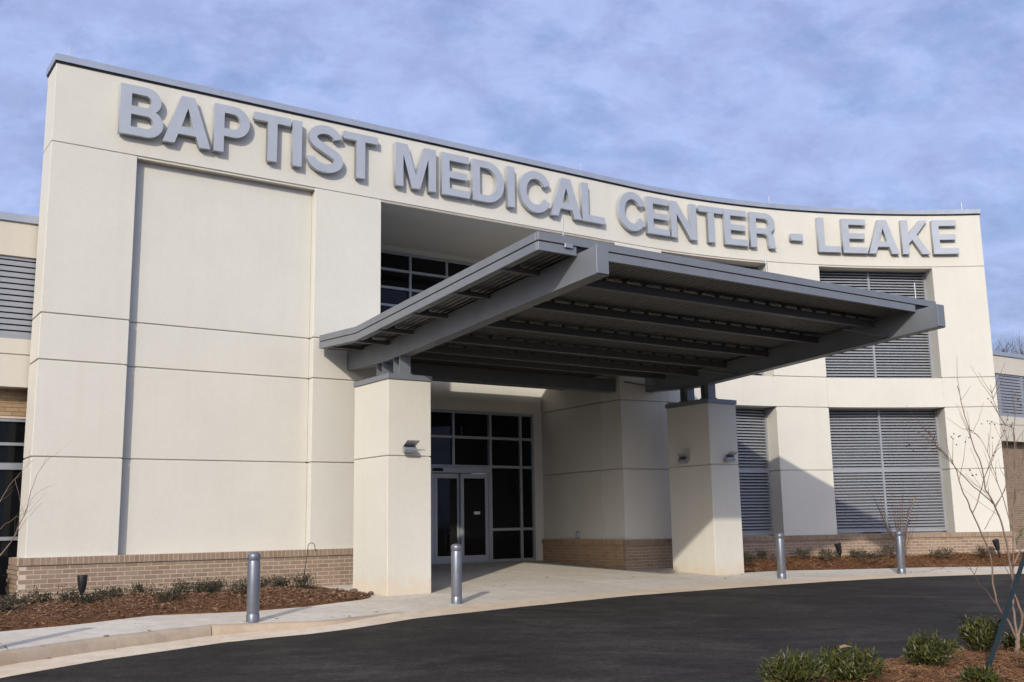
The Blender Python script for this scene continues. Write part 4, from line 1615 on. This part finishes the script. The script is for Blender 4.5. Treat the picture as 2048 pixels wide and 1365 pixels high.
def make_shrub(loc, w, h, label, group, kind='low'):
    w, h = (w * 1.15 * rng.uniform(.85, 1.2), h * 0.68 * rng.uniform(.8, 1.2)) if kind == 'low' else (w * .74, h * .60)
    r = empty('shrub', loc, random.uniform(0, 6.28), label, 'shrub', group)
    stems = MB()
    C, D = [], []
    nst = 15 if kind == 'low' else 40
    lobes = [(rng.uniform(0, 6.28), rng.uniform(0.65, 1.15)) for _ in range(4)]
    for i in range(nst):
        a = rng.uniform(0, 6.28)
        el = rng.uniform(0.25, 1.35)
        k = 0.75 + 0.4 * max(math.cos(a - la) * lk for la, lk in lobes)
        tip = np.array([math.cos(a) * math.cos(el) * w * .5 * k * 1.15, math.sin(a) * math.cos(el) * w * .5 * k * 1.15, h * (0.35 + .72 * math.sin(el)) * rng.uniform(0.7, 1.1)])
        base = np.array([rng.normal(0, .02), rng.normal(0, .02), -.02])
        mid = (base + tip) / 2 + np.array([0, 0, .04]) * rng.normal(0.3, 1)
        stems.tube([base, mid, tip], [.006, .004, .002], 4, cap=False)
        nl_ = 42 if kind == 'low' else 44
        for j in range(nl_):
            t = rng.uniform(0.15, 1.0) ** 0.7
            p = (1 - t) ** 2 * base + 2 * t * (1 - t) * mid + t * t * tip
            p = p + rng.normal(0, .035 if kind == 'low' else .026, 3)
            p[2] = max(p[2], .01)
            d = (tip - base) / np.linalg.norm(tip - base) * 0.9 + rng.normal(0, .75, 3)
            d[2] += .35
            C.append(p); D.append(d)
    stems.build('stems', M['twig'], r, local=True)
    if kind == 'low':
        leaf_cloud(C, D, .032, .017, M['leaf_dark'], 'leaves', r, lambda: float(np.clip(rng.beta(2, 2.2), 0, 1)))
    else:
        leaf_cloud(C, D, .062, .020, M['leaf_gloss'], 'leaves', r, lambda: float(np.clip(rng.beta(2, 2), 0, 1)), .35)
    return r


LS = [((0.10, 0.95), .44, .24, 'low dark shrub at the left brick corner'), ((-0.30, 0.75), .40, .24, 'sparse low shrub tucked against the left end of the brick base'),
      ((0.36, 1.62), .40, .20, 'low dark shrub in front of the left bullet uplight, lower one'), ((0.62, 1.78), .32, .20, 'small tuft shrub between the uplight and the pavement'),
      ((1.02, 1.10), .42, .20, 'low dark shrub just right of the left bullet uplight'), ((1.62, 0.62), .44, .22, 'straw-topped low shrub near the left brick base'),
      ((1.62, 1.85), .36, .17, 'reddish low shrub at the middle of the left bed, nearest the pavement'), ((2.02, 1.10), .36, .26, 'dense dark green shrub at the middle of the left bed'),
      ((2.38, 1.12), .32, .20, 'small open shrub beside the dense one in the left bed'), ((2.78, 0.50), .36, .22, 'low shrub against the bricks left of the nearest bollard'),
      ((2.52, 0.55), .30, .18, 'pale twiggy shrub against the bricks in the left bed'), ((2.80, 1.55), .44, .25, 'low shrub half hidden by the nearest bollard'),
      ((3.50, 0.75), .40, .21, 'low shrub just right of the nearest bollard'), ((3.80, 0.55), .30, .22, 'thin twiggy shrub beside the shepherd hook'),
      ((3.95, 1.15), .50, .27, 'bushy green shrub at the foot of the shepherd hook'), ((-0.60, 2.20), .40, .18, 'low dry shrub at the left picture edge')]
for (s, n), w, h, l in LS:
    p = st(s, n)
    z = bed_left(s, 0.5)
    n1 = interp(BED_L, s)
    z = gsn(n) + 0.10 * math.sin(math.pi * min(1, max(0, (n1 - n) / 2.6 + .02)))
    make_shrub((p[0], p[1], z), w, h, 'sparse ' + l if 'sparse' not in l and random.random() < 0 else l, 'low dark shrubs in the left mulch bed')
RS = [((14.15, 1.25), .40, .22, 'low shrub at the foot of the right pillar'), ((15.25, 0.55), .42, .24, 'low shrub just left of the third bollard'), ((16.35, 0.50), .46, .28, 'green shrub left of the leaning middle uplight'),
      ((16.62, 1.05), .46, .26, 'round shrub in front of the middle uplight'), ((17.85, 0.50), .36, .20, 'twiggy shrub below the lower louver, right of the uplight'), ((17.55, 1.35), .50, .24, 'spreading shrub at the middle of the right bed'),
      ((18.60, 0.62), .56, .36, 'tallest shrub of the right bed, just left of the far bollard'), ((19.95, 0.75), .48, .24, 'low shrub between the far bollard and the wall end'), ((21.05, 0.60), .50, .28, 'low shrub before the brick at the right wall end')]
for (s, n), w, h, l in RS:
    p = cv(s, -n)
    make_shrub((p[0], p[1], 0.90), w, h, l, 'low dark shrubs in the right mulch bed')
FS = [((4.25, 10.95), .66, .42, 'glossy green bush at the bottom edge, left end of the near bed'), ((4.86, 11.05), .66, .40, 'glossy green bush with a dry leaf on top, second from left'), ((6.15, 10.92), .64, .44, 'glossy green bush at the middle of the near bed, before the asphalt'),
      ((7.40, 10.75), .46, .58, 'tall glossy green bush left of the green stake'), ((5.55, 11.85), .30, .15, 'small glossy bush at the foot of the green stake'), ((6.55, 11.90), .36, .28, 'small glossy bush at the right bottom corner'),
      ((7.72, 10.95), .26, .20, 'young sprig of glossy leaves between stake and trunk')]
for (s, n), w, h, l in FS:
    p = st(s, n)
    n0 = interp(ISL, s)
    make_shrub((p[0], p[1], gsn(n) + 0.02 + .1 * (1 - math.exp(-max(0, n - n0) / .5))), w, h, l, 'glossy bushes in the near bed', 'gloss')
# dry leaf lying on the second bush
p = st(4.86, 11.02)
mb = MB(); mb.add([(-.07, -.03, 0), (0, -.05, .02), (.08, 0, .01), (.02, .05, .03), (-.05, .04, .015), (0, 0, .035)], [(0, 1, 5), (1, 2, 5), (2, 3, 5), (3, 4, 5), (4, 0, 5)])
o = mb.build('fallen_leaf', M['litter']); set_tone(o, [.9, .8, .95, .85, .9]); o.location = (p[0], p[1], gsn(11.05) + .37)
tag(o, 'dry tan leaf resting on top of a glossy green bush', 'leaf')
# fresh plants at the two far corners of the building
for (x, y), z, w, h, l in ((st(-0.55, -0.35), 0.8, .5, .55, 'bright green plant at the corner between brick base and left wing'), (st(24.6, 0.9), 0.7, 1.2, 1.0, 'bright green bush beyond the right end of the curved wall')):
    r = empty('shrub', (x, y, z), 0, l, 'shrub')
    C, D, sm = [], [], MB()
    for i in range(22):
        a, e = rng.uniform(0, 6.28), rng.uniform(.5, 1.5)
        tip = np.array([math.cos(a) * math.cos(e) * w * .6, math.sin(a) * math.cos(e) * w * .6, h * math.sin(e) * rng.uniform(.7, 1.05)])
        sm.tube([(0, 0, 0), tip * .5 + np.array([0, 0, .05]), tip], [.008, .005, .003], 4, cap=False)
        for j in range(26):
            C.append(tip * rng.uniform(.3, 1) + rng.normal(0, .05, 3)); D.append(rng.normal(0, 1, 3) + tip)
    sm.build('stems', M['twig'], r, local=True)
    leaf_cloud(C, D, .10, .05, M['leaf_fresh'], 'leaves', r, lambda: float(rng.beta(2, 2)))


# ------------------------------------------------------------------ bare trees
def px3(u, v, depth):
    """pixel of the photograph at a forward distance -> point (used once to take the branch layout from the picture)"""
    d = _fw + _r2 * ((u - 1024) / CAM_F) - _u2 * ((v - 682.5) / CAM_F)
    return Vector((0, 0, 1.83)) + d * (depth / d.y)


def smooth_poly(pts, k=3):
    out = []
    n = len(pts)
    for i in range(n - 1):
        p0, p1, p2, p3 = pts[max(i - 1, 0)], pts[i], pts[i + 1], pts[min(i + 2, n - 1)]
        for j in range(k):
            t = j / k
            out.append(0.5 * ((2 * p1) + (p2 - p0) * t + (2 * p0 - 5 * p1 + 4 * p2 - p3) * t * t + (3 * p1 - p0 - 3 * p2 + p3) * t ** 3))
    out.append(pts[-1])
    return out


def branch(mb, pix, d0, d1, r0, r1, k=6):
    pts = [px3(u, v, d0 + (d1 - d0) * i / (len(pix) - 1)) for i, (u, v) in enumerate(pix)]
    pts = smooth_poly(pts)
    pts = [p + Vector(rng.normal(0, .0035, 3)) for p in pts]
    n = len(pts)
    mb.tube(pts, [r0 + (r1 - r0) * (i / (n - 1)) ** .8 for i in range(n)], k)
    return pts


def twigs(mb, pts, count, L, r, seeds=None, upbias=.5):
    for _ in range(count):
        i = int(rng.integers(len(pts) // 3, len(pts) - 1))
        p = pts[i]
        d = (pts[i + 1] - pts[i]).normalized() + Vector(rng.normal(0, .55, 3)) + Vector((0, 0, upbias * .3))
        d.normalize()
        l = L * rng.uniform(.4, 1.1)
        q = [p, p + d * l * .5 + Vector(rng.normal(0, .02 * l, 3)), p + d * l + Vector((0, 0, .08 * l))]
        mb.tube(q, [r, r * .75, r * .45], 4, cap=False)
        if seeds is not None and rng.random() < .10:
            for _ in range(int(rng.integers(2, 6))):
                seeds.append(q[2] + Vector(rng.normal(0, .035, 3)))


myrtle = empty('bare_tree', (*px3(2036, 1340, 10.8).xy, 0.40), label='leafless multi-stem young tree in the near bed beside the green stake', cat='tree')
tb, tw = MB(), MB()
seeds = []
D0 = 10.8
trunk_b = [(2036, 1352), (2035, 1310), (2034, 1284), (2035, 1268)]
branch(tb, trunk_b, D0, D0, .027, .022, 10)
B1 = branch(tb, [(2034, 1284), (2017, 1242), (2002, 1224), (1990, 1190), (1981, 1114), (1965, 1070), (1945, 1027), (1934, 1000), (1923, 978), (1906, 925), (1877, 895), (1862, 880)], D0, 10.1, 0.0121, 0.0031)
B2 = branch(tb, [(2035, 1276), (2028, 1227), (2025, 1190), (2027, 1137), (2026, 1039), (2032, 963), (2028, 888), (2030, 830), (2031, 790)], D0, 11.3, 0.0143, 0.0031)
B3 = branch(tb, [(2036, 1276), (2042, 1252), (2045, 1235), (2034, 1201), (2028, 1182), (2017, 1110), (2002, 1046), (1987, 1008), (1972, 978), (1964, 937), (1945, 884), (1936, 850), (1922, 800), (1915, 772)], D0, 10.5, 0.0148, 0.0031)
B4 = branch(tb, [(1987, 1008), (1962, 985), (1941, 967), (1907, 929), (1881, 903), (1868, 880), (1850, 840)], 10.6, 10.0, 0.0061, 0.0019)
B5 = branch(tb, [(1945, 1027), (1960, 990), (1972, 948), (1984, 915), (1998, 884), (2006, 865), (2018, 825)], 10.5, 11.2, 0.0055, 0.0019)
B6 = branch(tb, [(1990, 1012), (2011, 974), (2017, 925), (2015, 884), (2019, 850)], 10.6, 10.9, 0.0055, 0.0019)
B7 = branch(tb, [(2030, 1000), (2030, 873), (2012, 850), (1998, 830), (1986, 798), (1980, 770)], 11.0, 10.6, 0.0055, 0.0019)
B8 = branch(tb, [(2027, 1130), (2044, 1090), (2062, 1050), (2090, 980), (2110, 900)], 10.9, 11.2, 0.0099, 0.0031)
B9 = branch(tb, [(2026, 1060), (2008, 1000), (1990, 950), (1975, 905), (1955, 870), (1930, 858)], 10.9, 11.5, 0.0055, 0.0019)
B10 = branch(tb, [(2040, 1252), (2058, 1200), (2078, 1150), (2105, 1100)], 10.8, 10.4, 0.0110, 0.0043)
B11 = branch(tb, [(2002, 1224), (1975, 1185), (1960, 1171), (1942, 1141), (1905, 1130), (1881, 1139)], 10.7, 10.0, 0.0044, 0.0019)
B12 = branch(tb, [(2020, 1150), (2000, 1120), (1975, 1098), (1950, 1090)], 10.8, 10.3, 0.0028, 0.0018)
B13 = branch(tb, [(2024, 1030), (2036, 980), (2046, 930), (2060, 870)], 11.0, 11.3, 0.0049, 0.0019)
B14 = branch(tb, [(1968, 1060), (1985, 1030), (2000, 1000), (2022, 960), (2046, 930)], 10.4, 10.2, 0.0034, 0.0018)
for b_, c in ((B1, 9), (B2, 12), (B3, 12), (B4, 6), (B5, 7), (B6, 6), (B7, 6), (B8, 8), (B9, 8), (B11, 5), (B13, 6)):
    twigs(tw, b_, c, .38, .0028, seeds)
tb.build('trunk', M['bark'], myrtle, smooth=True)
tw.build('twigs', M['twig'], myrtle)['kind'] = 'stuff'
sd = MB()
for u, v in ((1913, 890), (1906, 878), (1920, 872), (1931, 884), (1938, 876), (1942, 862), (1908, 868), (1990, 905), (1987, 912), (2012, 795), (2030, 790), (2036, 800), (2042, 812), (1976, 798), (1983, 805), (2003, 850), (2009, 862), (1985, 876)):
    seeds.append(px3(u, v, 10.4 + rng.uniform(-.15, .25)))
for p in seeds:
    sd.lathe([(.002, -.007), (.0075, -.003), (.0075, .003), (.002, .007)], 6, c=tuple(p))
sd.build('seed_heads', M['seed'], myrtle)['kind'] = 'stuff'

# leaning green stake: a steel T-post
stk = empty('plant_stake', px3(1972, 1362, 9.75), 0, 'dark green steel stake leaning across the lower right corner', 'stake')
mb = MB()
pa_, pb_ = px3(1966, 1368, 9.75), px3(2056, 1092, 10.5)
dd = (pb_ - pa_).normalized()
sx_ = dd.cross(Vector((0, 1, 0))).normalized(); sy_ = dd.cross(sx_)
def prism_bar(mb, a, b, x0, x1, y0, y1):
    q = [(x0, y0), (x1, y0), (x1, y1), (x0, y1)]
    mb.hexa([tuple(a + sx_ * x + sy_ * y) for x, y in q] + [tuple(b + sx_ * x + sy_ * y) for x, y in q])
prism_bar(mb, pa_ - dd * .25, pb_ + dd * .4, -.022, .022, -.003, .003)
mb.build('flange', M['stake'], stk)
mb = MB(); prism_bar(mb, pa_ - dd * .25, pb_ + dd * .4, -.004, .004, -.034, -.0035); prism_bar(mb, pa_ - dd * .25, pb_ + dd * .4, -.022, -.016, -.016, -.0035)
mb.build('web', M['stake'], stk)

# small bare shrub with a leaning wooden stake by the lower louver window
bx, by = cv(18.95, -0.62)
sm_root = empty('bare_shrub', (bx, by, 0.9), 0, 'small leafless many-stemmed shrub before the lower right louver', 'shrub')
mb, tw = MB(), MB()
for i in range(26):
    a = rng.uniform(0, 6.28); lean = rng.uniform(.05, .55)
    h = rng.uniform(.9, 1.75)
    d = Vector((math.cos(a) * lean, math.sin(a) * lean * .6, 1)).normalized()
    b0_ = Vector((bx + rng.normal(0, .03), by + rng.normal(0, .03), .88))
    pts_ = [b0_, b0_ + d * h * .4, b0_ + d * h * .75 + Vector((0, 0, .04)), b0_ + d * h + Vector((0, 0, .1))]
    mb.tube(smooth_poly(pts_, 2), [.0085, .0075, .0065, .0055, .0045, .0035, .002], 4, cap=False)
    twigs(tw, pts_, 3, .3, .0022)
mb.build('stems', M['twig'], sm_root); tw.build('twigs', M['twig'], sm_root)['kind'] = 'stuff'
mb = MB(); q0, q1 = Vector((bx - .18, by - .05, .85)), Vector((bx + .40, by - .02, 2.26))
mb.tube([q0, q1 - (q1 - q0) * .12], .016, 6, 0); mb.tube([q1 - (q1 - q0) * .12, q1], .022, 6, 1)
o = mb.build('plant_stake', [M['black_metal'], M['bark']])
tag(o, 'thin dark stake with a pale tip leaning in the small bare shrub', 'stake')

# bare tree at the left edge, its trunk outside the picture
lt = empty('bare_tree', (*st(-1.30, 2.35), 0.72), label='bare twiggy branches reaching in at the left edge before the brick corner', cat='tree')
tb, tw = MB(), MB()
DL = 12.2
p0_ = px3(-62, 1236, DL)
c1 = branch(tb, [(-62, 1240), (-40, 1165), (0, 1112), (22, 1085), (38, 1052), (50, 1025), (62, 985), (80, 940), (101, 915)], DL, 11.9, 0.0111, 0.0016)
c2 = branch(tb, [(22, 1085), (45, 1050), (62, 1030), (75, 1013), (86, 1006)], 12.0, 12.1, 0.0033, 0.0014)
c3 = branch(tb, [(50, 1025), (62, 1002), (75, 985), (104, 972)], 12.0, 11.7, 0.0026, 0.0014)
c4 = branch(tb, [(-55, 1200), (-30, 1080), (0, 1003), (30, 958), (66, 921)], DL, 12.4, 0.0065, 0.0015)
c5 = branch(tb, [(30, 958), (40, 1000), (48, 1028)], 12.3, 12.0, 0.0020, 0.0015)
c6 = branch(tb, [(0, 1060), (20, 1042), (48, 1028), (60, 1022)], 12.2, 12.3, 0.0026, 0.0015)
for b_, c in ((c1, 9), (c4, 8), (c6, 3)):
    twigs(tw, b_, c, .28, .0014)
tb.build('trunk', M['bark'], lt, smooth=True); tw.build('twigs', M['twig'], lt)['kind'] = 'stuff'


# far leafless trees beyond the right wing
def far_tree(loc, H, label):
    r = empty('bare_tree', loc, 0, label, 'tree', 'leafless trees beyond the right wing')
    mb, cr = MB(), MB()

    def rec(p, d, L, rr, depth):
        q = p + d * L
        (mb if depth > 4 else cr).tube([p, p + d * L * .5 + Vector(rng.normal(0, L * .04, 3)), q], [rr, rr * .85, rr * .66], 4 if depth < 5 else 6, cap=False)
        if depth == 0: return
        for _ in range(3 if depth > 1 else 2):
            nd = (d + Vector(rng.normal(0, .42, 3)) + Vector((0, 0, .15))).normalized()
            rec(p + d * L * rng.uniform(.6, 1), nd, L * rng.uniform(.62, .82), rr * .6, depth - 1)
    rec(Vector((0, 0, 0)), Vector((0, 0, 1)), H * .30, H * .014, 6)
    mb.build('trunk', M['far_bark'], r, local=True); cr.build('crown', M['far_bark'], r, local=True)


for (x, y, h, l) in ((33.3, 69, 15.6, 'leafless far tree showing above the right wing roof, left one'), (34.9, 68, 15.9, 'leafless far tree at the right picture edge above the wing roof'), (36.6, 70, 16.0, 'leafless far tree just outside the right picture edge')):
    far_tree((x, y, 0.5), h, l)

# stones at the foot of the left pillar
for (s, n), sz, l in (((4.78, 1.32), .055, 'small brown stone by the left pillar, the one nearer the bricks'), ((4.86, 1.80), .048, 'small brown stone by the left pillar, the one nearer the pavement')):
    bm2 = bmesh.new()
    bmesh.ops.create_icosphere(bm2, subdivisions=2, radius=1)
    for v in bm2.verts:
        v.co = Vector((v.co.x * 1.3, v.co.y, v.co.z * .7)) * sz * (1 + .22 * math.sin(v.co.x * 5 + v.co.y * 7 + v.co.z * 3))
    me = bpy.data.meshes.new('stone'); bm2.to_mesh(me); bm2.free(); me.materials.append(M['rock'])
    o = bpy.data.objects.new('stone', me); COL.objects.link(o)
    p = st(s, n); o.location = (p[0], p[1], gsn(n) + .025); o.rotation_euler = (0, 0, random.uniform(0, 6))
    tag(o, l, 'stone', 'stones by the left pillar')
